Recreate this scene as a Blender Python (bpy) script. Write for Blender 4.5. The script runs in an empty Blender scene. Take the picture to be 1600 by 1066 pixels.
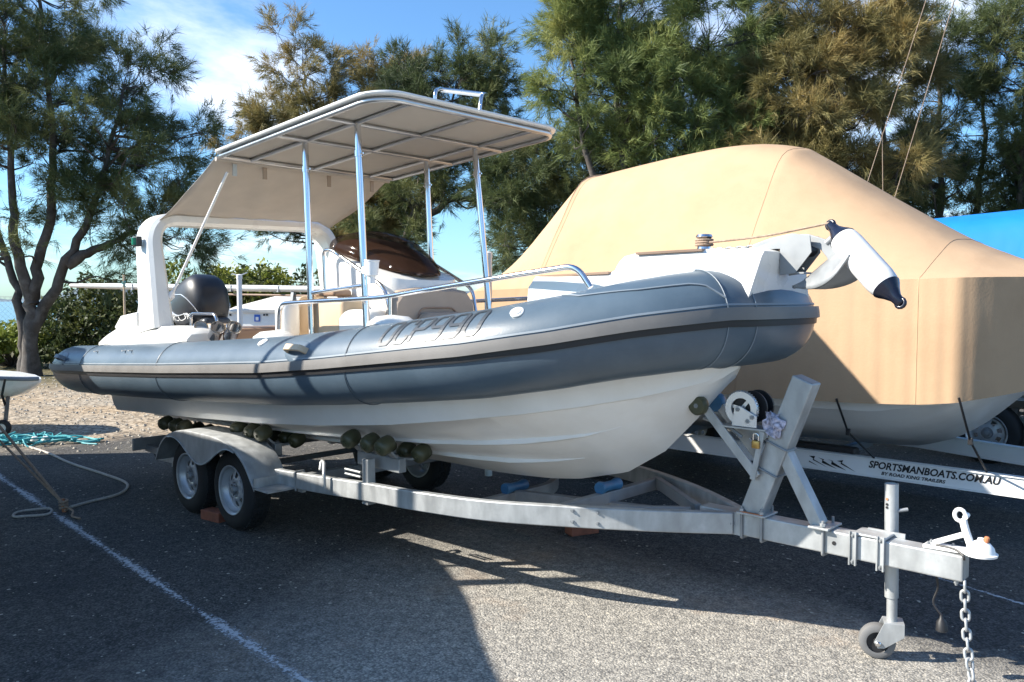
import bpy, math, random
import numpy as np
from mathutils import Vector, Matrix
R = math.radians
S = bpy.context.scene
COL = S.collection

# ------------------------------------------------------------------ camera, sky, sun, exposure
cam = bpy.data.cameras.new('camera')
cam.sensor_width = 36.0
cam.lens = 29.0475
cam.clip_end = 6000
cam.clip_start = 0.05
co = bpy.data.objects.new('camera', cam)
COL.objects.link(co)
cr = Vector((0.72537, 0.68835, 0.0)); cu = Vector((-0.034614, 0.036475, 0.998735)); cd = Vector((-0.687484, 0.724457, -0.050285))
mw = Matrix((cr, cu, -cd)).transposed().to_4x4()
mw.translation = Vector((1.01297, -3.96328, 1.72))
co.matrix_world = mw
S.camera = co
CAM = mw.translation.copy()

SUN_EL = 35.0
sun_dir = Vector((0.66 * math.cos(R(SUN_EL)), 0.75 * math.cos(R(SUN_EL)), -math.sin(R(SUN_EL)))).normalized()
w = bpy.data.worlds.new('World'); S.world = w; w.use_nodes = True
nt = w.node_tree; nt.nodes.clear()
def wn(t, **k):
    n = nt.nodes.new(t)
    for a, b in k.items(): setattr(n, a, b)
    return n
sky = wn('ShaderNodeTexSky', sky_type='NISHITA', sun_disc=False, sun_elevation=R(SUN_EL), sun_rotation=math.atan2(-0.66, -0.75) % (2 * math.pi))
sky.air_density = 1.0; sky.dust_density = 0.6; sky.ozone_density = 1.0
tc = wn('ShaderNodeTexCoord')
sep = wn('ShaderNodeSeparateXYZ'); nt.links.new(tc.outputs['Generated'], sep.inputs[0])
den = wn('ShaderNodeMath', operation='ADD'); nt.links.new(sep.outputs[2], den.inputs[0]); den.inputs[1].default_value = 0.22
dmx = wn('ShaderNodeMath', operation='MAXIMUM'); nt.links.new(den.outputs[0], dmx.inputs[0]); dmx.inputs[1].default_value = 0.05
cmb = wn('ShaderNodeCombineXYZ')
for i in (0, 1):
    dv = wn('ShaderNodeMath', operation='DIVIDE'); nt.links.new(sep.outputs[i], dv.inputs[0]); nt.links.new(dmx.outputs[0], dv.inputs[1]); nt.links.new(dv.outputs[0], cmb.inputs[i])
mp = wn('ShaderNodeMapping'); mp.inputs['Scale'].default_value = (1.0, 0.62, 1.0); mp.inputs['Location'].default_value = (2.92, 4.3, 3.9)
nt.links.new(cmb.outputs[0], mp.inputs[0])
no = wn('ShaderNodeTexNoise'); no.inputs['Scale'].default_value = 1.25; no.inputs['Detail'].default_value = 9; no.inputs['Roughness'].default_value = 0.58
nt.links.new(mp.outputs[0], no.inputs['Vector'])
cr_ = wn('ShaderNodeMapRange'); cr_.interpolation_type = 'SMOOTHSTEP'
cr_.inputs['From Min'].default_value = 0.50; cr_.inputs['From Max'].default_value = 0.72; cr_.inputs['To Max'].default_value = 0.8
nt.links.new(no.outputs['Fac'], cr_.inputs['Value'])
mix = wn('ShaderNodeMix', data_type='RGBA'); nt.links.new(cr_.outputs[0], mix.inputs[0]); nt.links.new(sky.outputs[0], mix.inputs[6])
mix.inputs[7].default_value = (9.0, 9.2, 9.6, 1)
tint = wn('ShaderNodeMix', data_type='RGBA', blend_type='MULTIPLY'); tint.inputs[0].default_value = 1.0; tint.inputs[7].default_value = (0.66, 1.0, 1.30, 1)
nt.links.new(sky.outputs[0], tint.inputs[6]); nt.links.new(tint.outputs[2], mix.inputs[6])
bg = wn('ShaderNodeBackground'); bg.inputs['Strength'].default_value = 0.08; nt.links.new(mix.outputs[2], bg.inputs[0])
wo = wn('ShaderNodeOutputWorld'); nt.links.new(bg.outputs[0], wo.inputs[0])
sl = bpy.data.lights.new('sun', 'SUN'); sl.energy = 5.0; sl.angle = R(0.5); sl.color = (1.0, 0.93, 0.82)
so = bpy.data.objects.new('sun', sl); COL.objects.link(so)
so.rotation_euler = sun_dir.to_track_quat('-Z', 'Y').to_euler()
so.location = (-20, -20, 25)
vs = S.view_settings
vs.view_transform = 'Standard'; vs.look = 'None'; vs.exposure = 1.24; vs.gamma = 1.0; vs.use_curve_mapping = False

# ------------------------------------------------------------------ materials
MATS = {}
def mat(name, col, rough=0.5, metal=0.0, var=0.12, scale=6.0, bump=0.0, bscale=80.0, spec=0.5, coat=0.0, dirt=None, dscale=2.0, damt=0.5, aniso=None, transl=0.0):
    if name in MATS: return MATS[name]
    m = bpy.data.materials.new(name); m.use_nodes = True
    t = m.node_tree; b = t.nodes['Principled BSDF']
    b.inputs['Roughness'].default_value = rough; b.inputs['Metallic'].default_value = metal
    b.inputs['Specular IOR Level'].default_value = spec; b.inputs['Coat Weight'].default_value = coat
    tcn = t.nodes.new('ShaderNodeTexCoord')
    mpn = t.nodes.new('ShaderNodeMapping'); t.links.new(tcn.outputs['Object'], mpn.inputs[0])
    if aniso: mpn.inputs['Scale'].default_value = aniso
    n = t.nodes.new('ShaderNodeTexNoise'); n.inputs['Scale'].default_value = scale; n.inputs['Detail'].default_value = 6
    t.links.new(mpn.outputs[0], n.inputs['Vector'])
    rp = t.nodes.new('ShaderNodeValToRGB')
    rp.color_ramp.elements[0].position = 0.3; rp.color_ramp.elements[1].position = 0.7
    rp.color_ramp.elements[0].color = [max(0, c * (1 - var)) for c in col] + [1]
    rp.color_ramp.elements[1].color = [min(1, c * (1 + var)) for c in col] + [1]
    t.links.new(n.outputs['Fac'], rp.inputs[0])
    last = rp.outputs[0]
    if dirt:
        n2 = t.nodes.new('ShaderNodeTexNoise'); n2.inputs['Scale'].default_value = dscale; n2.inputs['Detail'].default_value = 8; n2.inputs['Roughness'].default_value = 0.65
        t.links.new(tcn.outputs['Object'], n2.inputs['Vector'])
        mr = t.nodes.new('ShaderNodeMapRange'); mr.inputs['From Min'].default_value = 0.45; mr.inputs['From Max'].default_value = 0.75; mr.inputs['To Max'].default_value = damt
        t.links.new(n2.outputs['Fac'], mr.inputs['Value'])
        mx = t.nodes.new('ShaderNodeMix'); mx.data_type = 'RGBA'
        t.links.new(mr.outputs[0], mx.inputs[0]); t.links.new(last, mx.inputs[6]); mx.inputs[7].default_value = list(dirt) + [1]
        last = mx.outputs[2]
    t.links.new(last, b.inputs['Base Color'])
    rr = t.nodes.new('ShaderNodeMapRange'); rr.inputs['To Min'].default_value = max(0.02, rough * 0.8); rr.inputs['To Max'].default_value = min(1, rough * 1.2)
    t.links.new(n.outputs['Fac'], rr.inputs['Value']); t.links.new(rr.outputs[0], b.inputs['Roughness'])
    if bump:
        n3 = t.nodes.new('ShaderNodeTexNoise'); n3.inputs['Scale'].default_value = bscale; n3.inputs['Detail'].default_value = 4
        t.links.new(mpn.outputs[0], n3.inputs['Vector'])
        bp = t.nodes.new('ShaderNodeBump'); bp.inputs['Strength'].default_value = bump; bp.inputs['Distance'].default_value = 0.01
        t.links.new(n3.outputs['Fac'], bp.inputs['Height']); t.links.new(bp.outputs[0], b.inputs['Normal'])
    if transl:
        out = t.nodes['Material Output']
        tl = t.nodes.new('ShaderNodeBsdfTranslucent'); t.links.new(last, tl.inputs[0])
        ms = t.nodes.new('ShaderNodeMixShader'); ms.inputs[0].default_value = transl
        t.links.new(b.outputs[0], ms.inputs[1]); t.links.new(tl.outputs[0], ms.inputs[2]); t.links.new(ms.outputs[0], out.inputs[0])
    MATS[name] = m
    return m

M = dict(
    tube=mat('hypalon_grey', (0.066, 0.098, 0.130), 0.36, var=0.10, scale=3, bump=0.05, bscale=120, dirt=(0.105, 0.142, 0.178), dscale=4, damt=0.5),
    tubedark=mat('hypalon_dark', (0.045, 0.068, 0.092), 0.45, var=0.1),
    strake=mat('rubber_grey', (0.135, 0.13, 0.125), 0.55, var=0.1, dirt=(0.20, 0.19, 0.18), damt=0.5),
    black=mat('black_rubber', (0.012, 0.012, 0.014), 0.5, var=0.2),
    gel=mat('gelcoat_white', (0.74, 0.735, 0.70), 0.28, var=0.025, coat=0.25, dirt=(0.62, 0.60, 0.54), dscale=3, damt=0.25),
    hull=mat('gelcoat_hull', (0.81, 0.805, 0.785), 0.32, var=0.03, coat=0.2, dirt=(0.66, 0.62, 0.55), dscale=2.2, damt=0.4),
    chrome=mat('stainless', (0.72, 0.72, 0.73), 0.14, 1.0, var=0.03),
    brushed=mat('aluminium_dull', (0.55, 0.56, 0.57), 0.38, 1.0, var=0.1),
    galv=mat('galvanised', (0.40, 0.415, 0.42), 0.48, 0.45, var=0.22, scale=14, bump=0.05, bscale=40, dirt=(0.26, 0.275, 0.285), dscale=7, damt=0.7, aniso=(1, 1, 0.35)),
    galvdull=mat('galvanised_dull', (0.27, 0.285, 0.295), 0.55, 0.4, var=0.2, scale=10, dirt=(0.20, 0.20, 0.20), dscale=5),
    tan=mat('tan_vinyl', (0.52, 0.39, 0.255), 0.55, var=0.06, bump=0.08, bscale=150),
    brown=mat('brown_vinyl', (0.30, 0.20, 0.14), 0.5, var=0.1),
    taupe=mat('taupe_vinyl', (0.36, 0.29, 0.23), 0.5, var=0.06, bump=0.06, bscale=150),
    cloth=mat('shade_cloth', (0.50, 0.46, 0.41), 0.85, var=0.05, bump=0.1, bscale=300, transl=0.22),
    liner=mat('canopy_lining', (0.50, 0.475, 0.43), 0.7, var=0.04, bump=0.05, bscale=200, transl=0.12),
    canvas=mat('tan_canvas', (0.43, 0.295, 0.185), 0.85, var=0.05, scale=1.5, bump=0.12, bscale=60, dirt=(0.345, 0.225, 0.135), dscale=1.6, damt=0.65, spec=0.2),
    bluecanvas=mat('blue_canvas', (0.004, 0.16, 0.52), 0.7, var=0.08, scale=1.5, spec=0.3),
    greycanvas=mat('grey_canvas', (0.30, 0.31, 0.32), 0.85, var=0.1, scale=2),
    tyre=mat('tyre_rubber', (0.014, 0.014, 0.015), 0.75, var=0.3, scale=20, bump=0.1, bscale=60),
    rim=mat('painted_rim', (0.50, 0.52, 0.54), 0.35, 0.4, var=0.08, scale=10, dirt=(0.25, 0.24, 0.22), dscale=8, damt=0.6),
    roller=mat('olive_roller', (0.055, 0.058, 0.030), 0.38, var=0.25, scale=9),
    bluer=mat('blue_roller', (0.035, 0.13, 0.25), 0.4, var=0.2, scale=9),
    brick=mat('brick_red', (0.26, 0.085, 0.05), 0.9, var=0.25, scale=20, bump=0.3, bscale=60),
    fender=mat('fender_white', (0.66, 0.66, 0.66), 0.35, var=0.04, dirt=(0.45, 0.43, 0.40), dscale=6, damt=0.45),
    navy=mat('navy_plastic', (0.008, 0.010, 0.022), 0.25, var=0.1),
    motor=mat('motor_black', (0.006, 0.008, 0.013), 0.45, var=0.15, coat=0.1),
    motor2=mat('motor_charcoal', (0.035, 0.042, 0.052), 0.35, var=0.1, coat=0.15),
    silver=mat('silver_trim', (0.7, 0.72, 0.75), 0.25, 0.6, var=0.05),
    white=mat('white_paint', (0.78, 0.78, 0.77), 0.4, var=0.03),
    ink=mat('black_ink', (0.01, 0.01, 0.012), 0.5, var=0.1),
    brass=mat('brass', (0.45, 0.29, 0.10), 0.35, 0.9, var=0.2, scale=20),
    rag=mat('blue_white_rag', (0.38, 0.38, 0.48), 0.9, var=0.7, scale=45),
    rope=mat('tan_rope', (0.30, 0.22, 0.16), 0.9, var=0.25, scale=60, bump=0.4, bscale=120),
    ropew=mat('white_rope', (0.42, 0.38, 0.34), 0.9, var=0.2, scale=60, bump=0.4, bscale=120),
    teal=mat('teal_line', (0.04, 0.30, 0.34), 0.6, var=0.25, scale=30),
    green=mat('green_lens', (0.0, 0.16, 0.08), 0.15, var=0.1),
    pink=mat('rust_orange', (0.42, 0.16, 0.07), 0.7, var=0.2, scale=30),
    bark=mat('she_oak_bark', (0.062, 0.052, 0.045), 0.95, var=0.45, scale=5, bump=0.8, bscale=14, aniso=(1, 1, 0.3), dirt=(0.15, 0.14, 0.13), dscale=5, damt=0.8),
    post=mat('weathered_post', (0.16, 0.14, 0.12), 0.9, var=0.25, scale=8),
    blueprint=mat('blue_print', (0.03, 0.12, 0.50), 0.5, var=0.05),
    decal=mat('letter_grey', (0.036, 0.046, 0.058), 0.45, var=0.08),
    valve=mat('white_plastic', (0.70, 0.70, 0.68), 0.35, var=0.03),
    seam=mat('seam_grey', (0.17, 0.205, 0.24), 0.5, var=0.1),
)
def creases(m, sc, dist, stretch, strength=0.6):
    t = m.node_tree; b = t.nodes['Principled BSDF']; src = b.inputs['Normal'].links[0].from_node if b.inputs['Normal'].links else None
    tcn = t.nodes.new('ShaderNodeTexCoord'); mpn = t.nodes.new('ShaderNodeMapping'); mpn.inputs['Scale'].default_value = stretch; t.links.new(tcn.outputs['Object'], mpn.inputs[0])
    n = t.nodes.new('ShaderNodeTexNoise'); n.inputs['Scale'].default_value = sc; n.inputs['Detail'].default_value = 2.5; n.inputs['Distortion'].default_value = 0.4; t.links.new(mpn.outputs[0], n.inputs['Vector'])
    bp = t.nodes.new('ShaderNodeBump'); bp.inputs['Strength'].default_value = strength; bp.inputs['Distance'].default_value = dist; t.links.new(n.outputs['Fac'], bp.inputs['Height'])
    if src: t.links.new(bp.outputs[0], src.inputs['Normal'])
    else: t.links.new(bp.outputs[0], b.inputs['Normal'])
creases(M['canvas'], 1.1, 0.05, (1.6, 1.6, 0.35), 0.3); creases(M['bluecanvas'], 1.6, 0.06, (1, 1, 0.5)); creases(M['hull'], 1.2, 0.01, (1, 1, 1), 0.3); creases(M['gel'], 1.5, 0.006, (1, 1, 1), 0.3)
def glassmat(name, col, a):
    m = bpy.data.materials.new(name); m.use_nodes = True; t = m.node_tree
    b = t.nodes['Principled BSDF']; b.inputs['Base Color'].default_value = list(col) + [1]; b.inputs['Roughness'].default_value = 0.04
    b.inputs['Specular IOR Level'].default_value = 0.5
    n = t.nodes.new('ShaderNodeTexNoise'); n.inputs['Scale'].default_value = 5
    mr = t.nodes.new('ShaderNodeMapRange'); mr.inputs['To Min'].default_value = 0.03; mr.inputs['To Max'].default_value = 0.08
    t.links.new(n.outputs[0], mr.inputs[0]); t.links.new(mr.outputs[0], b.inputs['Roughness'])
    tr = t.nodes.new('ShaderNodeBsdfTransparent'); tr.inputs[0].default_value = (0.66, 0.60, 0.56, 1)
    ms = t.nodes.new('ShaderNodeMixShader'); ms.inputs[0].default_value = a
    t.links.new(tr.outputs[0], ms.inputs[1]); t.links.new(b.outputs[0], ms.inputs[2]); t.links.new(ms.outputs[0], t.nodes['Material Output'].inputs[0])
    return m
M['tint'] = glassmat('tinted_acrylic', (0.03, 0.02, 0.018), 0.16)
M['dash'] = mat('brown_dash_cover', (0.21, 0.15, 0.12), 0.9, var=0.08)

def leafmat(name, c1, c2, c3, scale=0.45):
    m = bpy.data.materials.new(name); m.use_nodes = True; t = m.node_tree
    b = t.nodes['Principled BSDF']; b.inputs['Roughness'].default_value = 0.6; b.inputs['Specular IOR Level'].default_value = 0.3
    tcn = t.nodes.new('ShaderNodeTexCoord'); n = t.nodes.new('ShaderNodeTexNoise'); n.inputs['Scale'].default_value = scale; n.inputs['Detail'].default_value = 5; n.inputs['Roughness'].default_value = 0.7
    t.links.new(tcn.outputs['Object'], n.inputs['Vector'])
    rp = t.nodes.new('ShaderNodeValToRGB'); e = rp.color_ramp.elements
    e[0].position = 0.33; e[0].color = list(c1) + [1]; e[1].position = 0.68; e[1].color = list(c3) + [1]
    x = e.new(0.5); x.color = list(c2) + [1]
    t.links.new(n.outputs['Fac'], rp.inputs[0]); t.links.new(rp.outputs[0], b.inputs['Base Color'])
    tl = t.nodes.new('ShaderNodeBsdfTranslucent'); t.links.new(rp.outputs[0], tl.inputs[0])
    ms = t.nodes.new('ShaderNodeMixShader'); ms.inputs[0].default_value = 0.3
    t.links.new(b.outputs[0], ms.inputs[1]); t.links.new(tl.outputs[0], ms.inputs[2]); t.links.new(ms.outputs[0], t.nodes['Material Output'].inputs[0])
    return m
M['needle_dark'] = leafmat('needles_deep_green', (0.055, 0.076, 0.036), (0.094, 0.123, 0.047), (0.200, 0.208, 0.082))
M['needle_olive'] = leafmat('needles_olive', (0.098, 0.136, 0.049), (0.186, 0.230, 0.074), (0.373, 0.361, 0.120))
M['needle_brown'] = leafmat('needles_bronze', (0.113, 0.116, 0.048), (0.216, 0.187, 0.074), (0.412, 0.290, 0.108))
M['leaf_lime'] = leafmat('leaves_yellow_green', (0.083, 0.121, 0.024), (0.187, 0.220, 0.039), (0.297, 0.297, 0.055), 1.2)
M['leaf_dark'] = leafmat('leaves_dark_green', (0.026, 0.043, 0.019), (0.054, 0.074, 0.026), (0.120, 0.132, 0.036), 1.0)

# ------------------------------------------------------------------ mesh helpers
WLOC = {}
class MB:
    def __init__(s): s.v = []; s.f = []
    def add(s, vs, fs):
        o = len(s.v); s.v += [tuple(p) for p in vs]; s.f += [tuple(i + o for i in f) for f in fs]; return s
    def box(s, c, d, rot=None):
        x, y, z = [k / 2 for k in d]; vs = [Vector((a * x, b * y, g * z)) for a in (-1, 1) for b in (-1, 1) for g in (-1, 1)]
        if rot is not None: vs = [rot @ p for p in vs]
        c = Vector(c)
        return s.add([p + c for p in vs], [(0, 1, 3, 2), (4, 6, 7, 5), (0, 4, 5, 1), (2, 3, 7, 6), (0, 2, 6, 4), (1, 5, 7, 3)])
    def beam(s, pts, wd, ht, up=(0, 0, 1)):
        pts = [Vector(p) for p in pts]; rings = []; up = Vector(up)
        for i, p in enumerate(pts):
            t = (pts[min(i + 1, len(pts) - 1)] - pts[max(i - 1, 0)]).normalized()
            sd = t.cross(up).normalized(); u2 = sd.cross(t).normalized()
            rings.append([p + sd * (a * wd / 2) + u2 * (b * ht / 2) for a, b in ((-1, -1), (1, -1), (1, 1), (-1, 1))])
        return s.loft(rings)
    def tube(s, pts, r, seg=10, caps=True, closed=False):
        pts = [Vector(p) for p in pts]; n = len(pts); rings = []
        rr = r if isinstance(r, (list, tuple)) else [r] * n
        prev = None
        for i, p in enumerate(pts):
            if closed: t = (pts[(i + 1) % n] - pts[i - 1]).normalized()
            else: t = (pts[min(i + 1, n - 1)] - pts[max(i - 1, 0)]).normalized()
            if prev is None:
                a = Vector((0, 0, 1)) if abs(t.z) < 0.9 else Vector((1, 0, 0)); nn = t.cross(a).normalized()
            else:
                nn = (prev - t * prev.dot(t)).normalized()
            prev = nn; bn = t.cross(nn)
            rings.append([p + (nn * math.cos(2 * math.pi * k / seg) + bn * math.sin(2 * math.pi * k / seg)) * rr[i] for k in range(seg)])
        return s.loft(rings, caps and not closed, wrap=closed)
    def loft(s, rings, caps=True, wrap=False, ring_closed=True):
        n = len(rings[0]); vs = [p for r_ in rings for p in r_]; fs = []
        m = len(rings)
        for i in range(m if wrap else m - 1):
            for k in range(n if ring_closed else n - 1):
                a = i * n + k; b = i * n + (k + 1) % n; c = ((i + 1) % m) * n + (k + 1) % n; d = ((i + 1) % m) * n + k
                fs.append((a, b, c, d))
        if caps: fs.append(tuple(range(n - 1, -1, -1))); fs.append(tuple((m - 1) * n + k for k in range(n)))
        return s.add(vs, fs)
    def lathe(s, prof, o, ax=(0, 1, 0), seg=24, caps=True):
        ax = Vector(ax).normalized(); a = Vector((0, 0, 1)) if abs(ax.z) < 0.9 else Vector((1, 0, 0))
        u = ax.cross(a).normalized(); v = ax.cross(u); o = Vector(o)
        return s.loft([[o + ax * h + (u * math.cos(2 * math.pi * k / seg) + v * math.sin(2 * math.pi * k / seg)) * r_ for k in range(seg)] for h, r_ in prof], caps)
    def prism(s, poly, off):
        off = Vector(off); p = [Vector(q) for q in poly]; return s.loft([p, [q + off for q in p]])
    def build(s, name, m, parent=None, smooth=None, bevel=0, fixn=True):
        me = bpy.data.meshes.new(name); me.from_pydata([tuple(v) for v in s.v], [], s.f)
        if fixn:
            import bmesh
            bm = bmesh.new(); bm.from_mesh(me); bmesh.ops.recalc_face_normals(bm, faces=bm.faces); bm.to_mesh(me); bm.free()
        return link(name, me, m, parent, smooth, bevel)
def link(name, me, m, parent=None, smooth=None, bevel=0):
    if m is not None and not me.materials: me.materials.append(M[m] if isinstance(m, str) else m)
    o = bpy.data.objects.new(name, me); COL.objects.link(o)
    if smooth is not None:
        me.polygons.foreach_set('use_smooth', [True] * len(me.polygons))
        try: me.set_sharp_from_angle(angle=R(smooth))
        except Exception: pass
    if bevel:
        b = o.modifiers.new('bevel', 'BEVEL'); b.width = bevel; b.segments = 2; b.limit_method = 'ANGLE'; b.angle_limit = R(40)
    wl = Vector((0, 0, 0))
    if parent is not None:
        o.parent = parent; o.location = -WLOC[parent.name]
    WLOC[o.name] = wl
    return o
def empty(name, loc, label, cat, group=None):
    o = bpy.data.objects.new(name, None); COL.objects.link(o); o.location = loc; WLOC[o.name] = Vector(loc); o.empty_display_size = 0.1
    return tag(o, label, cat, group)
def tag(o, label, cat, group=None):
    o['label'] = label; o['category'] = cat
    if group: o['group'] = group
    return o
def struct(o): o['kind'] = 'structure'; return o
def stuff(o): o['kind'] = 'stuff'; return o
def share(o, name, parent, mat4):
    """another object with the same mesh, placed by mat4 (relative to the mesh's own coordinates)"""
    c = bpy.data.objects.new(name, o.data); COL.objects.link(c)
    for md in o.modifiers:
        k = c.modifiers.new(md.name, md.type)
        if md.type == 'BEVEL': k.width = md.width; k.segments = md.segments; k.limit_method = md.limit_method; k.angle_limit = md.angle_limit
    if parent is not None:
        c.parent = parent; mat4 = Matrix.Translation(-WLOC[parent.name]) @ mat4
    c.matrix_local = mat4
    WLOC[c.name] = Vector(mat4.translation) + (WLOC[parent.name] if parent is not None else Vector())
    return c
def spline(pts, n=8):
    P = [Vector(p) for p in pts]; out = []
    for i in range(len(P) - 1):
        p0 = P[max(i - 1, 0)]; p1 = P[i]; p2 = P[i + 1]; p3 = P[min(i + 2, len(P) - 1)]
        for k in range(n):
            t = k / n
            out.append(0.5 * ((2 * p1) + (p2 - p0) * t + (2 * p0 - 5 * p1 + 4 * p2 - p3) * t * t + (3 * p1 - p0 - 3 * p2 + p3) * t ** 3))
    out.append(P[-1]); return out
def fillet(pts, r, n=6):
    """polyline with rounded corners"""
    P = [Vector(p) for p in pts]; out = [P[0]]
    for i in range(1, len(P) - 1):
        a = (P[i - 1] - P[i]); b = (P[i + 1] - P[i]); ra = min(r, a.length * 0.49, b.length * 0.49)
        p0 = P[i] + a.normalized() * ra; p2 = P[i] + b.normalized() * ra
        for k in range(n + 1):
            t = k / n; out.append(p0 * (1 - t) ** 2 + P[i] * 2 * t * (1 - t) + p2 * t * t)
    out.append(P[-1]); return out
def interp(x, xs, ys): return float(np.interp(x, xs, ys))
def rbox(mb, c, d, r=0.03, n=4, rot=None):
    """box with rounded vertical (z) edges and soft top"""
    x, y, z = d[0] / 2, d[1] / 2, d[2] / 2; c = Vector(c); r = min(r, x * 0.95, y * 0.95, z * 0.95)
    def ring(ins, h):
        out = []
        for (sx, sy, a0) in ((1, 1, 0), (-1, 1, 90), (-1, -1, 180), (1, -1, 270)):
            for k in range(n + 1):
                a = R(a0 + 90 * k / n); rr_ = max(r - ins, 0.001)
                p = Vector((sx * (x - r) + math.cos(a) * rr_, sy * (y - r) + math.sin(a) * rr_, h))
                out.append(c + (rot @ p if rot is not None else p))
        return out
    rings = []
    for k in range(n + 1):
        a = R(90 * k / n); rings.append(ring(r * (1 - math.sin(a)), -z + r * (1 - math.cos(a))))
    for k in range(n + 1):
        a = R(90 * k / n); rings.append(ring(r * (1 - math.cos(a)), z - r + r * math.sin(a)))
    return mb.loft(rings)
def textmesh(body, size, extrude=0.0, shear=0.0, spacing=1.0, bold=0.0):
    cu_ = bpy.data.curves.new('t', 'FONT'); cu_.body = body; cu_.size = size; cu_.extrude = extrude; cu_.shear = shear; cu_.space_character = spacing; cu_.resolution_u = 3; cu_.offset = bold * size
    o = bpy.data.objects.new('t', cu_); COL.objects.link(o)
    dg = bpy.context.evaluated_depsgraph_get(); me = bpy.data.meshes.new_from_object(o.evaluated_get(dg))
    bpy.data.objects.remove(o); bpy.data.curves.remove(cu_)
    return me
def text_on(body, size, origin, xdir, ydir, m, parent, name='lettering', shear=0, ext=0.0015, sx=1.0, spacing=1.0):
    me = textmesh(body, size, ext, shear, spacing, 0.028); xd = Vector(xdir).normalized() * sx; yd = Vector(ydir).normalized(); zd = xd.cross(yd).normalized(); o = Vector(origin)
    for v in me.vertices: v.co = o + xd * v.co.x + yd * v.co.y + zd * v.co.z
    return link(name, me, m, parent)

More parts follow.
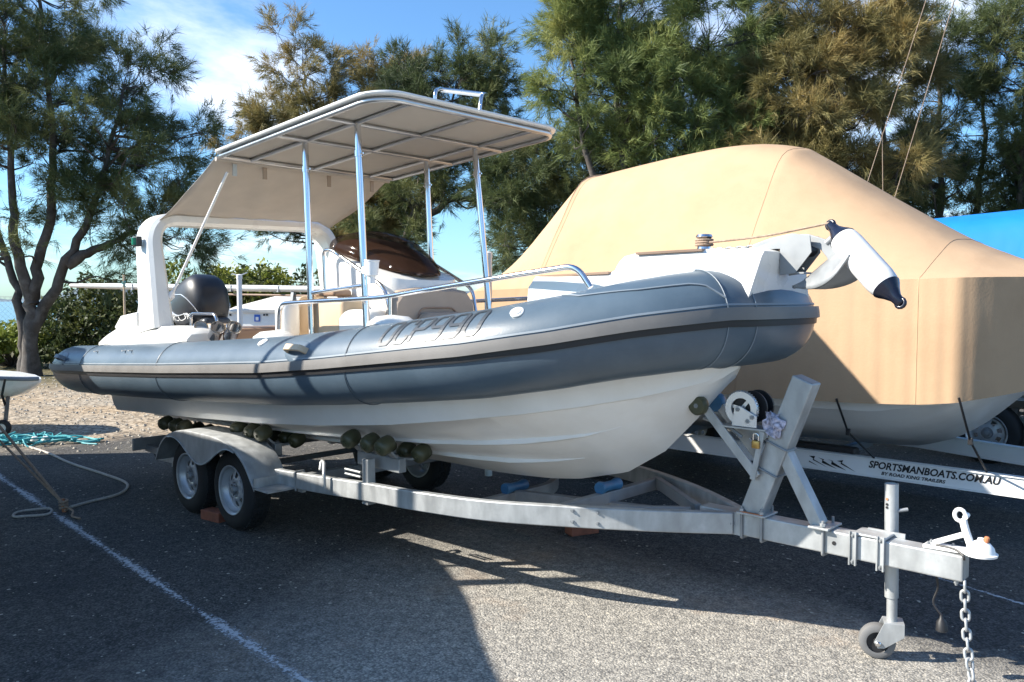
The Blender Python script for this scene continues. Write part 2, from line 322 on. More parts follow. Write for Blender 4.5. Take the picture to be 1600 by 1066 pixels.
# ------------------------------------------------------------------ ground, water, far shore
def ground_material():
    m = bpy.data.materials.new('asphalt_and_gravel'); m.use_nodes = True; t = m.node_tree; b = t.nodes['Principled BSDF']; L = t.links
    def N(k, **a):
        n = t.nodes.new(k)
        for p, q in a.items(): setattr(n, p, q)
        return n
    def noise(sc, det=6, ro=0.6):
        n = N('ShaderNodeTexNoise'); n.inputs['Scale'].default_value = sc; n.inputs['Detail'].default_value = det; n.inputs['Roughness'].default_value = ro; L.new(g.outputs['Position'], n.inputs['Vector']); return n
    def ramp(src, a, ca, b_, cb):
        r_ = N('ShaderNodeValToRGB'); e = r_.color_ramp.elements; e[0].position = a; e[0].color = list(ca) + [1]; e[1].position = b_; e[1].color = list(cb) + [1]; L.new(src, r_.inputs[0]); return r_
    def mixc(f, a, b_, mode='MIX'):
        x = N('ShaderNodeMix', data_type='RGBA', blend_type=mode)
        if isinstance(f, float): x.inputs[0].default_value = f
        else: L.new(f, x.inputs[0])
        L.new(a, x.inputs[6]); L.new(b_, x.inputs[7]); return x.outputs[2]
    g = N('ShaderNodeNewGeometry')
    vo = N('ShaderNodeTexVoronoi'); vo.inputs['Scale'].default_value = 92; L.new(g.outputs['Position'], vo.inputs['Vector'])
    vo2 = N('ShaderNodeTexVoronoi'); vo2.inputs['Scale'].default_value = 27; L.new(g.outputs['Position'], vo2.inputs['Vector'])
    # aggregate: each cell its own grey
    hs = N('ShaderNodeSeparateColor'); L.new(vo.outputs['Color'], hs.inputs[0])
    agg = ramp(hs.outputs[0], 0.1, (0.07, 0.069, 0.068), 0.95, (0.165, 0.16, 0.152))
    agg.color_ramp.interpolation = 'EASE'
    edge = ramp(vo.outputs['Distance'], 0.25, (1, 1, 1), 0.8, (0.6, 0.6, 0.6))
    asp = mixc(1.0, agg.outputs[0], edge.outputs[0], 'MULTIPLY')
    md = noise(14, 5, 0.7); mdr = ramp(md.outputs['Fac'], 0.30, (0.62, 0.62, 0.63), 0.72, (1.30, 1.28, 1.24)); asp = mixc(1.0, asp, mdr.outputs[0], 'MULTIPLY')
    big = noise(0.55, 5); bigr = ramp(big.outputs['Fac'], 0.35, (0.66, 0.67, 0.70), 0.68, (1.15, 1.12, 1.05)); asp = mixc(1.0, asp, bigr.outputs[0], 'MULTIPLY')
    # sunlit stretch painted paler than the shaded asphalt, brightness put into the colour
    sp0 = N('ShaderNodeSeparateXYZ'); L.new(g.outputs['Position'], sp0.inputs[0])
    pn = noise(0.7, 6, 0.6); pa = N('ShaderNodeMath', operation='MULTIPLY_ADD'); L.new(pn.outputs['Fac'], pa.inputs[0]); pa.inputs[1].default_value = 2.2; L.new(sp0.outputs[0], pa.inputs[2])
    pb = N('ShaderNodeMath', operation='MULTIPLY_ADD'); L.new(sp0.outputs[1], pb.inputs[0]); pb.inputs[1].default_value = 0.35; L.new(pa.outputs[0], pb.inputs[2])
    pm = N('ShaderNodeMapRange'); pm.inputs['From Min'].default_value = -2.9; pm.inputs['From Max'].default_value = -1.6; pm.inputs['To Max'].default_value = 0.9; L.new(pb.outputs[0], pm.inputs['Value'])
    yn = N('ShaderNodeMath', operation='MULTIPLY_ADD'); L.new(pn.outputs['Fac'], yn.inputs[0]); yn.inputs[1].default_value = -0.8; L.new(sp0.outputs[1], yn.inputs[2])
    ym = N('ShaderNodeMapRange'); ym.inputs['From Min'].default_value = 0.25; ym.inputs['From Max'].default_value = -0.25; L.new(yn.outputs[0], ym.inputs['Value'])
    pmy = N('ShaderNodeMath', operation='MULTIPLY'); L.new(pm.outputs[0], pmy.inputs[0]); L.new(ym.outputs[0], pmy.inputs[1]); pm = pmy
    sunlit_tone = ramp(hs.outputs[1], 0.05, (0.23, 0.225, 0.21), 0.95, (0.50, 0.475, 0.425)); fe = mixc(1.0, sunlit_tone.outputs[0], edge.outputs[0], 'MULTIPLY'); fe = mixc(1.0, fe, mdr.outputs[0], 'MULTIPLY')
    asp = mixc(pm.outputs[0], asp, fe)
    # reddish dust film in patches
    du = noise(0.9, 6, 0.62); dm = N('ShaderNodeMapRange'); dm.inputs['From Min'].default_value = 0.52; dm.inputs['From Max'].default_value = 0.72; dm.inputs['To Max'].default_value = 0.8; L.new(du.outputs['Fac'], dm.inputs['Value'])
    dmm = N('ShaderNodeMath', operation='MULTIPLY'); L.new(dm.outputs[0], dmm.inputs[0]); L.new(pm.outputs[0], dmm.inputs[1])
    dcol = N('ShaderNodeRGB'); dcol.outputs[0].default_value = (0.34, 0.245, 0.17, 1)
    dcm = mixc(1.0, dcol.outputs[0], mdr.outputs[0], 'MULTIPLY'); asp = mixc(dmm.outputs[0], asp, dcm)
    # pale chips
    h2 = N('ShaderNodeSeparateColor'); L.new(vo2.outputs['Color'], h2.inputs[0])
    ch = N('ShaderNodeMath', operation='GREATER_THAN'); L.new(h2.outputs[1], ch.inputs[0]); ch.inputs[1].default_value = 0.965
    cl = N('ShaderNodeMath', operation='LESS_THAN'); L.new(vo2.outputs['Distance'], cl.inputs[0]); cl.inputs[1].default_value = 0.28
    cm = N('ShaderNodeMath', operation='MULTIPLY'); L.new(ch.outputs[0], cm.inputs[0]); L.new(cl.outputs[0], cm.inputs[1])
    chc = N('ShaderNodeRGB'); chc.outputs[0].default_value = (0.46, 0.42, 0.35, 1)
    asp = mixc(cm.outputs[0], asp, chc.outputs[0])
    # gravel and dirt
    vg = N('ShaderNodeTexVoronoi'); vg.inputs['Scale'].default_value = 21; L.new(g.outputs['Position'], vg.inputs['Vector'])
    hg = N('ShaderNodeSeparateColor'); L.new(vg.outputs['Color'], hg.inputs[0])
    gr = ramp(hg.outputs[0], 0.05, (0.13, 0.11, 0.085), 0.95, (0.46, 0.40, 0.32))
    gn = noise(0.5, 6); gr2 = ramp(gn.outputs['Fac'], 0.4, (0.95, 0.95, 0.95), 0.62, (1.0, 0.89, 0.76)); grc = mixc(1.0, gr.outputs[0], gr2.outputs[0], 'MULTIPLY')
    sp = N('ShaderNodeSeparateXYZ'); L.new(g.outputs['Position'], sp.inputs[0])
    wob = noise(0.8, 5); wm = N('ShaderNodeMath', operation='MULTIPLY_ADD'); L.new(wob.outputs['Fac'], wm.inputs[0]); wm.inputs[1].default_value = 2.4; L.new(sp.outputs[0], wm.inputs[2])
    wy = N('ShaderNodeMath', operation='MULTIPLY_ADD'); L.new(sp.outputs[1], wy.inputs[0]); wy.inputs[1].default_value = -0.45; L.new(wm.outputs[0], wy.inputs[2])
    mk = N('ShaderNodeMapRange'); mk.inputs['From Min'].default_value = -7.9; mk.inputs['From Max'].default_value = -8.8; L.new(wy.outputs[0], mk.inputs['Value'])
    col = mixc(mk.outputs[0], asp, grc)
    # far ground: dry grass and litter
    fk = N('ShaderNodeMapRange'); fk.inputs['From Min'].default_value = -15.5; fk.inputs['From Max'].default_value = -18.0; L.new(wy.outputs[0], fk.inputs['Value'])
    fn = noise(3.0, 8); fr = ramp(fn.outputs['Fac'], 0.35, (0.05, 0.05, 0.025), 0.7, (0.17, 0.14, 0.07)); col = mixc(fk.outputs[0], col, fr.outputs[0])
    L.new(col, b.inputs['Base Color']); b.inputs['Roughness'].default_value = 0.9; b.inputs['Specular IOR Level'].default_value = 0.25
    hm = N('ShaderNodeMath', operation='MULTIPLY'); L.new(vo.outputs['Distance'], hm.inputs[0]); hm.inputs[1].default_value = -1.0
    fine = noise(160, 3); ha = N('ShaderNodeMath', operation='MULTIPLY_ADD'); L.new(fine.outputs['Fac'], ha.inputs[0]); ha.inputs[1].default_value = 0.5; L.new(hm.outputs[0], ha.inputs[2])
    bp = N('ShaderNodeBump'); bp.inputs['Strength'].default_value = 0.55; bp.inputs['Distance'].default_value = 0.010; L.new(ha.outputs[0], bp.inputs['Height']); L.new(bp.outputs[0], b.inputs['Normal'])
    return m
def ground():
    rng = np.random.default_rng(3)
    mb = MB(); xs = np.linspace(-46, 40, 60); ys = np.linspace(-40, 46, 60)
    for x in xs:
        for y in ys:
            d = math.hypot(x + 4, y); z = 0.0
            if d > 14: z += 0.10 * (rng.random() - 0.5) * min(1, (d - 14) / 10)
            if x < -43 or y > 43: z = -2.6
            mb.v.append((x, y, z))
    n = len(ys)
    for i in range(len(xs) - 1):
        for j in range(n - 1): mb.f.append((i * n + j, (i + 1) * n + j, (i + 1) * n + j + 1, i * n + j + 1))
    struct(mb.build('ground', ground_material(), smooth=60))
ground()
wmx = bpy.data.materials.new('bay_water'); wmx.use_nodes = True
_t = wmx.node_tree; _b = _t.nodes['Principled BSDF']; _b.inputs['Base Color'].default_value = (0.05, 0.13, 0.19, 1); _b.inputs['Roughness'].default_value = 0.18
_n = _t.nodes.new('ShaderNodeTexNoise'); _n.inputs['Scale'].default_value = 0.6; _n.inputs['Detail'].default_value = 6; _g = _t.nodes.new('ShaderNodeNewGeometry'); _t.links.new(_g.outputs['Position'], _n.inputs['Vector'])
_p = _t.nodes.new('ShaderNodeBump'); _p.inputs['Strength'].default_value = 0.6; _p.inputs['Distance'].default_value = 0.3; _t.links.new(_n.outputs['Fac'], _p.inputs['Height']); _t.links.new(_p.outputs[0], _b.inputs['Normal'])
mb = MB(); mb.add([(-3000, -3000, -1.3), (3000, -3000, -1.3), (3000, 3000, -1.3), (-3000, 3000, -1.3)], [(0, 1, 2, 3)]); struct(mb.build('water', wmx))
def hills():
    rng = random.Random(5); mb = MB(); pts = []
    for k in range(121):
        a = R(60 + 150 * k / 120); d = 1300
        h = 14 + 8 * math.sin(k * 0.35) + 5 * math.sin(k * 1.1 + 1) + rng.uniform(-2, 2)
        c, s_ = math.cos(a), math.sin(a)
        pts.append([(c * d, s_ * d, -2), (c * (d + 90), s_ * (d + 90), h), (c * (d + 320), s_ * (d + 320), h * 0.7), (c * (d + 420), s_ * (d + 420), -2)])
    mb.loft(pts, caps=False, ring_closed=False)
    struct(mb.build('hills', mat('far_wooded_shore', (0.10, 0.14, 0.17), 0.95, var=0.25, scale=0.02), smooth=60))
hills()

# painted bay line, worn
def paint_mat():
    m = bpy.data.materials.new('worn_line_paint'); m.use_nodes = True; t = m.node_tree; b = t.nodes['Principled BSDF']
    b.inputs['Base Color'].default_value = (0.50, 0.52, 0.54, 1); b.inputs['Roughness'].default_value = 0.85
    g = t.nodes.new('ShaderNodeNewGeometry'); uv = t.nodes.new('ShaderNodeTexCoord')
    n = t.nodes.new('ShaderNodeTexNoise'); n.inputs['Scale'].default_value = 38; n.inputs['Detail'].default_value = 5; n.inputs['Roughness'].default_value = 0.75; t.links.new(g.outputs['Position'], n.inputs['Vector'])
    n2 = t.nodes.new('ShaderNodeTexNoise'); n2.inputs['Scale'].default_value = 1.4; n2.inputs['Detail'].default_value = 3; t.links.new(g.outputs['Position'], n2.inputs['Vector'])
    at = t.nodes.new('ShaderNodeAttribute'); at.attribute_name = 'edge'
    a1 = t.nodes.new('ShaderNodeMath'); a1.operation = 'MULTIPLY_ADD'; a1.inputs[1].default_value = 0.45; t.links.new(n2.outputs['Fac'], a1.inputs[0]); t.links.new(n.outputs['Fac'], a1.inputs[2])
    a2 = t.nodes.new('ShaderNodeMath'); a2.operation = 'MULTIPLY_ADD'; a2.inputs[1].default_value = -0.26; t.links.new(at.outputs['Fac'], a2.inputs[0]); t.links.new(a1.outputs[0], a2.inputs[2])
    mr = t.nodes.new('ShaderNodeMapRange'); mr.inputs['From Min'].default_value = 0.60; mr.inputs['From Max'].default_value = 0.74; mr.inputs['To Max'].default_value = 0.9; t.links.new(a2.outputs[0], mr.inputs['Value'])
    tr = t.nodes.new('ShaderNodeBsdfTransparent'); ms = t.nodes.new('ShaderNodeMixShader')
    t.links.new(mr.outputs[0], ms.inputs[0]); t.links.new(tr.outputs[0], ms.inputs[1]); t.links.new(b.outputs[0], ms.inputs[2]); t.links.new(ms.outputs[0], t.nodes['Material Output'].inputs[0])
    return m
PM = paint_mat()
def line(name, a, b_, wd):
    a = Vector(a); b_ = Vector(b_); d = (b_ - a).normalized(); s_ = Vector((-d.y, d.x, 0)) * wd / 2
    n = 40; vs = []; fs = []; ed = []
    for i in range(n + 1):
        p = a.lerp(b_, i / n) + Vector((0, 0, 0.004))
        for k, e in ((-1, 1.0), (0, 0.0), (1, 1.0)): vs.append(p + s_ * k); ed.append(e)
    for i in range(n):
        for k in range(2): fs.append((i * 3 + k, i * 3 + k + 1, (i + 1) * 3 + k + 1, (i + 1) * 3 + k))
    me = bpy.data.meshes.new(name); me.from_pydata([tuple(v) for v in vs], [], fs)
    at = me.attributes.new('edge', 'FLOAT', 'POINT'); at.data.foreach_set('value', ed)
    return struct(link(name, me, PM))
line('painted_line', (-9.4, -1.55, 0), (-0.6, -2.06, 0), 0.125)
line('painted_line', (-1.4, 1.75, 0), (0.9, 1.06, 0), 0.07)

# loose stones on the ground
def stones():
    rng = np.random.default_rng(11); V = []; F = []
    def put(x, y, s_, n=1):
        k = len(V); a = rng.random() * 6.28; c, s2 = math.cos(a), math.sin(a)
        for (px, py, pz) in ((1, 0, 0.2), (0.2, 0.9, 0.15), (-0.9, 0.35, 0.25), (-0.5, -0.8, 0.2), (0.5, -0.7, 0.2), (0.1, 0.05, 0.9)):
            j = 0.75 + 0.5 * rng.random(); V.append((x + (px * c - py * s2) * s_ * j, y + (px * s2 + py * c) * s_ * j, max(0.0, pz * s_ * j)))
        F.extend([(k + i, k + (i + 1) % 5, k + 5) for i in range(5)])
    C2 = np.array([CAM.x, CAM.y]); dd = np.array([-0.688, 0.7255]); rr = np.array([0.7254, 0.6884])
    for _ in range(2600):
        dep = 2.4 + 6.5 * rng.random() ** 1.3; lat = (rng.random() * 2 - 1) * 0.66 * dep
        p = C2 + dd * dep + rr * lat; put(p[0], p[1], 0.0025 + 0.006 * rng.random() ** 3)
    for _ in range(5500):
        dep = 8.5 + 11 * rng.random(); lat = (rng.random() * 1.2 - 1.0) * 0.62 * dep
        p = C2 + dd * dep + rr * lat
        if p[0] - 0.45 * p[1] < -8.6: put(p[0], p[1], 0.008 + 0.022 * rng.random() ** 2)
    me = bpy.data.meshes.new('gravel'); me.from_pydata(V, [], F)
    o = link('gravel', me, mat('loose_stone', (0.34, 0.31, 0.26), 0.9, var=0.5, scale=9)); stuff(tag(o, 'loose pale gravel chips strewn over the asphalt and dirt', 'gravel'))
stones()

# ------------------------------------------------------------------ the rigid inflatable boat
boat = empty('inflatable_boat', (-4.3, 0, 0.55), 'large grey and white rigid inflatable boat with canopy on a galvanised trailer', 'boat')
ZX = [-8.0, -7.75, -6.42, -5.15, -3.7, -3.03, -2.6, -1.98, -1.55, -1.2, -0.9]
ZZ = [1.03, 1.035, 1.096, 1.164, 1.254, 1.316, 1.363, 1.432, 1.50, 1.57, 1.618]
def sheer(x): return interp(x, ZX, ZZ)
half = [(-7.34, -1.075), (-6.6, -1.075), (-5.6, -1.078), (-4.6, -1.08), (-3.6, -1.08), (-2.9, -1.065), (-2.35, -1.015), (-1.9, -0.91), (-1.55, -0.755), (-1.28, -0.56), (-1.13, -0.39)]
def tube_path():
    st = [Vector((x, y, 0)) for x, y in half]
    sp = spline(st, 8)
    front = [Vector((-1.085, -0.26, 0)), Vector((-1.075, -0.12, 0)), Vector((-1.07, 0, 0))]
    h = sp + front; full = h + [Vector((p.x, -p.y, 0)) for p in reversed(h[:-1])]
    return full
TP = tube_path()
def tframe(i):
    a = TP[max(i - 1, 0)]; b_ = TP[min(i + 1, len(TP) - 1)]; t = (b_ - a).normalized(); n = Vector((t.y, -t.x, 0)); return t, n
def trad(x): return interp(x, [-7.5, -6, -3, -1.5, -1.0], [0.222, 0.225, 0.225, 0.235, 0.245])
def tpt(i, ang, dr=0.0):
    t, n = tframe(i); p = TP[i]; r_ = trad(p.x); z = sheer(p.x + n.x * r_) + 0.004
    return Vector((p.x, p.y, z)) + (n * math.cos(ang) + Vector((0, 0, 1)) * math.sin(ang)) * (r_ + dr)
SEG = 40
rings = []
def endcone(i, sgn):
    out = []
    t, n = tframe(i); p = TP[i]; r_ = trad(p.x); z = sheer(p.x + n.x * r_) + 0.004
    for k in range(9):
        a = R(84 * k / 8); q = Vector((p.x, p.y, z)) - Vector((1, 0, 0)) * math.sin(a) * 0.50; rr = r_ * (math.cos(a) ** 0.75)
        out.append([q + (n * math.cos(2 * math.pi * s_ / SEG) + Vector((0, 0, 1)) * math.sin(2 * math.pi * s_ / SEG)) * rr for s_ in range(SEG)])
    return out
e0 = endcone(0, 1); e1 = endcone(len(TP) - 1, -1)
body = [[tpt(i, 2 * math.pi * s_ / SEG) for s_ in range(SEG)] for i in range(len(TP))]
mb = MB(); mb.loft(list(reversed(e0))[:-1] + body + e1[1:])
tube = mb.build('tube', 'tube', boat, smooth=50)
# rubbing strake: grey ridged band over a black strip painted as the shadow beneath it
def band(a0, a1, dr, n=3, ends=True, i0=0, i1=None):
    i1 = len(TP) if i1 is None else i1; m_ = MB(); rg = []
    for i in range(i0, i1):
        rg.append([tpt(i, a0 + (a1 - a0) * k / n, dr) for k in range(n + 1)] + [tpt(i, a1 + (a0 - a1) * k / n, -0.01) for k in range(n + 1)])
    if ends:
        def ext(i, sgn):
            o = []
            for k in range(7, 0, -1):
                a = R(84 * k / 8); t, nn = tframe(i); p = TP[i]; r_ = trad(p.x); z = sheer(p.x + nn.x * r_) + 0.004
                q = Vector((p.x, p.y, z)) - Vector((1, 0, 0)) * math.sin(a) * 0.50; rr = r_ * (math.cos(a) ** 0.75)
                f = lambda an, d_: q + (nn * math.cos(an) + Vector((0, 0, 1)) * math.sin(an)) * (rr + d_) - Vector((1, 0, 0)) * d_ * math.sin(a)
                o.append([f(a0 + (a1 - a0) * j / n, dr) for j in range(n + 1)] + [f(a1 + (a0 - a1) * j / n, -0.01) for j in range(n + 1)])
            return o
        rg = ext(0, 1) + rg + list(reversed(ext(len(TP) - 1, -1)))
    m_.loft(rg); return m_
band(R(0.5), R(13.5), 0.024).build('rub_strake', 'strake', tube, smooth=40)
band(R(16.5), R(19), 0.005).build('strake_ridge', 'seam', tube, smooth=40)
band(R(-7), R(0.2), 0.009).build('strake_shade', 'black', tube, smooth=40)
# seams: thin welded rings round the tube, and a long wear patch line at the bow
def seam_ring(i, dr=0.004, a0=-100, a1=110):
    m_ = MB(); t, n = tframe(i); m_.tube([tpt(i, R(a0 + (a1 - a0) * k / 30), dr) + t * 0.0 for k in range(31)], 0.0028, 5); return m_.build('tube_seam', 'tubedark', tube, smooth=60)
for i in (6, 19, 41): seam_ring(i)
for i in (80, 81): seam_ring(i, 0.003).data.materials[0] = M['seam']
mb = MB(); mb.tube([tpt(i, R(interp(i, [62, 64, 70, 76, 79, 80], [78, 62, 52, 50, 44, 26])), 0.003) for i in range(62, 81)], 0.005, 5); mb.build('tube_seam', 'seam', tube, smooth=60)
def tindex(x): return min(range(len(TP) // 2), key=lambda i: abs(TP[i].x - x))
# lifting handle
def handle(x, ang, L_, mname, parent):
    i = tindex(x); t, n = tframe(i); up = (n * math.cos(ang) + Vector((0, 0, 1)) * math.sin(ang)); sd = t.cross(up).normalized()
    c = tpt(i, ang, 0.0); m_ = MB()
    pts = fillet([c - t * L_ / 2 - up * 0.004, c - t * L_ * 0.42 + up * 0.045, c + t * L_ * 0.42 + up * 0.045, c + t * L_ / 2 - up * 0.004], 0.03)
    m_.beam(pts, 0.04, 0.02, up=up); h_ = m_.build('handle', mname, parent, smooth=40, bevel=0.004)
    p_ = MB(); p_.lathe([(-0.006, 0.075), (0.004, 0.075), (0.007, 0.068)], c, up, 28)
    for k, v in enumerate(p_.v):
        q = Vector(v) - c; p_.v[k] = tuple(c + t * q.dot(t) * 1.7 + sd * q.dot(sd) + up * (q.dot(up) - (q.dot(sd) ** 2) / (2 * 0.225)))
    p_.build('handle_patch', 'tube', h_, smooth=40)
handle(-3.27, R(20) + 0.20, 0.20, 'tan', tube)
handle(-7.42, R(30), 0.16, 'seam', tube)
def valve(x, ang):
    i = tindex(x); t, n = tframe(i); up = (n * math.cos(ang) + Vector((0, 0, 1)) * math.sin(ang)); c = tpt(i, ang, -0.004)
    m_ = MB(); m_.lathe([(0, 0.036), (0.010, 0.036), (0.013, 0.032), (0.011, 0.024), (0.016, 0.021), (0.018, 0.002)], c, up, 24); m_.build('air_valve', 'valve', tube, smooth=35)
valve(-1.82, R(50)); valve(-3.78, R(58))
# cord eyelets on the quarter
for x in (-6.55, -6.0, -5.86):
    i = tindex(x); c = tpt(i, R(50), 0.004); t, n = tframe(i); m_ = MB(); m_.tube([c - t * 0.02 - n * 0.03, c, c + t * 0.02 + n * 0.035], 0.006, 6); m_.build('lacing_eye', 'valve', tube, smooth=40)
# lettering bonded to the tube
def glyphs():
    G = {'O': [[(0, 0.15), (0, 0.85), (0.15, 1), (0.75, 1), (0.9, 0.85), (0.9, 0.15), (0.75, 0), (0.15, 0), (0, 0.15)]],
         'C': [[(0.9, 0.72), (0.9, 0.85), (0.75, 1), (0.15, 1), (0, 0.85), (0, 0.15), (0.15, 0), (0.75, 0), (0.9, 0.15), (0.9, 0.25)]],
         'P': [[(0, 0), (0, 1), (0.75, 1), (0.9, 0.85), (0.9, 0.6), (0.75, 0.45), (0, 0.45)]],
         '9': [[(0.9, 0.45), (0.15, 0.45), (0, 0.58), (0, 0.85), (0.15, 1), (0.75, 1), (0.9, 0.85), (0.9, 0.15), (0.75, 0), (0, 0)]],
         '0': [[(0, 0.15), (0, 0.85), (0.15, 1), (0.75, 1), (0.9, 0.85), (0.9, 0.15), (0.75, 0), (0.15, 0), (0, 0.15)]]}
    xs0 = -2.58
    us = np.array([TP[i].x for i in range(len(TP) // 2)])
    def at(x, ang):
        j = int(np.clip(np.searchsorted(us, x) - 1, 0, len(us) - 2)); f = (x - us[j]) / (us[j + 1] - us[j])
        return tpt(j, ang, 0.0035).lerp(tpt(j + 1, ang, 0.0035), f)
    for gi, ch in enumerate('OCP990'):
        for pl in G[ch]:
            m_ = MB(); P = []
            for a, b_ in zip(pl[:-1], pl[1:]):
                for k in range(5): P.append((a[0] + (b_[0] - a[0]) * k / 5, a[1] + (b_[1] - a[1]) * k / 5))
            P.append(pl[-1]); wdt = 0.23; ring = []
            closed = pl[0] == pl[-1]
            for k, p in enumerate(P):
                if closed: a = P[k - 1] if k > 0 else P[-2]; b_ = P[k + 1] if k < len(P) - 1 else P[1]
                else: a = P[max(k - 1, 0)]; b_ = P[min(k + 1, len(P) - 1)]
                d = Vector((b_[0] - a[0], b_[1] - a[1])); d.normalize(); nn = Vector((-d.y, d.x)) * wdt
                def mapp(u, v):
                    x = xs0 + (gi * 1.22 + u + 0.30 * v) * 0.086
                    return at(x, R(27 + 40 * v))
                ring.append([mapp(p[0] + nn.x * s_ * 1.1, p[1] + nn.y * s_ * 0.55) for s_ in (-0.5, 0.5)])
            m_.loft(ring, caps=False, ring_closed=False); m_.build('letter', 'decal', tube, fixn=False)
glyphs()

# hull
KX = [-6.95, -5.5, -4.3, -3.4, -2.87, -2.46, -2.17, -1.81, -1.55, -1.35, -1.21, -1.1]
KZ = [0.47, 0.505, 0.53, 0.55, 0.551, 0.572, 0.611, 0.704, 0.863, 1.065, 1.241, 1.391]
CX = [-6.95, -5.5, -4.38, -3.6, -2.9, -2.4, -2.0, -1.7, -1.45, -1.28, -1.16, -1.1]
CYv = [0.95, 0.955, 0.955, 0.95, 0.93, 0.86, 0.74, 0.59, 0.41, 0.25, 0.10, 0.012]
CZ = [0.725, 0.80, 0.865, 0.93, 1.005, 1.075, 1.135, 1.19, 1.245, 1.295, 1.345, 1.392]
mb = MB(); st = np.concatenate([np.linspace(-6.95, -2.4, 20), np.linspace(-2.3, -1.1, 25)])
hr = []
for x in st:
    zk = interp(x, KX, KZ); yc = interp(x, CX, CYv); zc = interp(x, CX, CZ); zc = max(zc, zk + 0.002)
    ts = sheer(x) + 0.02
    prof = [(0.0, zk)]
    for f in (0.3, 0.6, 0.85): prof.append((yc * f * 0.91, zk + (zc - 0.04 - zk) * (f ** (1.0 + 0.25 * interp(x, [-3, -1.3], [0, 1])))))
    prof.append((yc * 0.91, zc - 0.04 if zc - zk > 0.06 else zc - 0.001)); prof.append((yc * 0.985, zc - 0.034 if zc - zk > 0.06 else zc - 0.0005)); prof.append((yc, zc)); prof.append((yc + 0.012, zc + 0.02)); prof.append((max(yc + 0.02, 0.05) + 0.03, max(zc + 0.03, (zc + ts) / 2))); prof.append((max(yc, 0.05) + 0.02, ts))
    hr.append([Vector((x, -y, z)) for y, z in reversed(prof)] + [Vector((x, y, z)) for y, z in prof[1:]])
mb.loft(hr, caps=False, ring_closed=False)
n_ = len(hr[0]); mb.f.append(tuple(range(n_)))
hull = mb.build('hull', 'hull', boat, smooth=28)
# stem block above the chine, closing the hull into the bow tube
mb = MB(); mb.prism([(-1.42, -0.10, 1.30), (-1.10, -0.03, 1.375), (-1.03, -0.03, 1.45), (-1.0, -0.03, 1.52), (-1.45, -0.16, 1.52)], (0, 0.06, 0)); mb.prism([(-1.42, 0.04, 1.30), (-1.10, -0.03, 1.375), (-1.03, -0.03, 1.45), (-1.0, -0.03, 1.52), (-1.45, 0.10, 1.52)], (0, 0.06, 0)); mb.build('stem', 'hull', hull, bevel=0.004)
def spray(f, x0, x1, side):
    pts = []; up = []
    for x in np.linspace(x0, x1, 30):
        zk = interp(x, KX, KZ); yc = interp(x, CX, CYv); zc = interp(x, CX, CZ)
        z = zk + (zc - 0.04 - zk) * (f ** (1.0 + 0.25 * interp(x, [-3, -1.3], [0, 1]))); k = min(1, (x1 - x) / 0.5 + 0.05)
        y = yc * f * 0.91; pts.append([Vector((x, side * (y - 0.040 * k), z - 0.020 * k)), Vector((x, side * (y + 0.040 * k), z - 0.004 * k)), Vector((x, side * (y + 0.040 * k), z + 0.030)), Vector((x, side * (y - 0.045 * k), z + 0.006))])
    m_ = MB(); m_.loft(pts); return m_.build('spray_rail', 'hull', hull, smooth=30)
for sd in (-1, 1):
    spray(0.66, -6.9, -1.62, sd); spray(0.36, -6.9, -1.95, sd)
mb = MB(); mb.add([(-6.9, -0.9, 1.02), (-6.9, 0.9, 1.02), (-2.2, 0.8, 1.34), (-2.2, -0.8, 1.34)], [(0, 1, 2, 3)]); mb.build('deck_floor', 'gel', boat)
mb = MB(); mb.box((-6.88, 0, 1.12), (0.08, 1.8, 0.62)); mb.build('transom', 'gel', boat, bevel=0.01)
# interior coaming of the far side, tan
mb = MB(); rbox(mb, (-5.4, 0.93, 1.36), (2.9, 0.16, 0.30), 0.03); mb.build('coaming', 'brown', boat, smooth=40)

# bow deck with its step and the pointed bow moulding
def bowdeck():
    mb = MB(); rings = []
    def sec(x, y, yb, zt, zb, dx=0.0): return [Vector((x + dx, -yb, zb)), Vector((x, -y, zt - 0.03)), Vector((x, -y + 0.03, zt)), Vector((x, y - 0.03, zt)), Vector((x, y, zt - 0.03)), Vector((x + dx, yb, zb))]
    for q in ((-2.02, 0.66, 0.66, 1.60, 1.35), (-1.99, 0.67, 0.68, 1.815, 1.35), (-1.97, 0.665, 0.68, 1.842, 1.35), (-1.56, 0.54, 0.58, 1.858, 1.4), (-1.53, 0.53, 0.575, 1.875, 1.4), (-1.515, 0.525, 0.57, 1.915, 1.4), (-1.49, 0.515, 0.56, 1.94, 1.4), (-1.44, 0.50, 0.55, 1.952, 1.4), (-1.15, 0.375, 0.47, 1.966, 1.45), (-1.0, 0.305, 0.43, 1.967, 1.5), (-0.90, 0.262, 0.40, 1.969, 1.58), (-0.862, 0.245, 0.385, 1.955, 1.62, -0.03)):
        rings.append(sec(*q))
    mb.loft(rings); o = mb.build('bow_deck', 'gel', boat, smooth=24)
    m2 = MB()
    for x0, x1, ya, yb, za, zb in ((-1.95, -1.56, 0.63, 0.535, 1.848, 1.863), (-1.42, -1.12, 0.49, 0.36, 1.957, 1.970)):
        m2.add([(x0, -ya, za), (x0, ya, za), (x1, yb, zb), (x1, -yb, zb), (x0, -ya, za - 0.012), (x0, ya, za - 0.012), (x1, yb, zb - 0.012), (x1, -yb, zb - 0.012)], [(0, 1, 2, 3), (4, 7, 6, 5), (0, 4, 5, 1), (1, 5, 6, 2), (2, 6, 7, 3), (3, 7, 4, 0)])
    m2.build('anti_slip_mat', 'brown', o)
bowdeck()
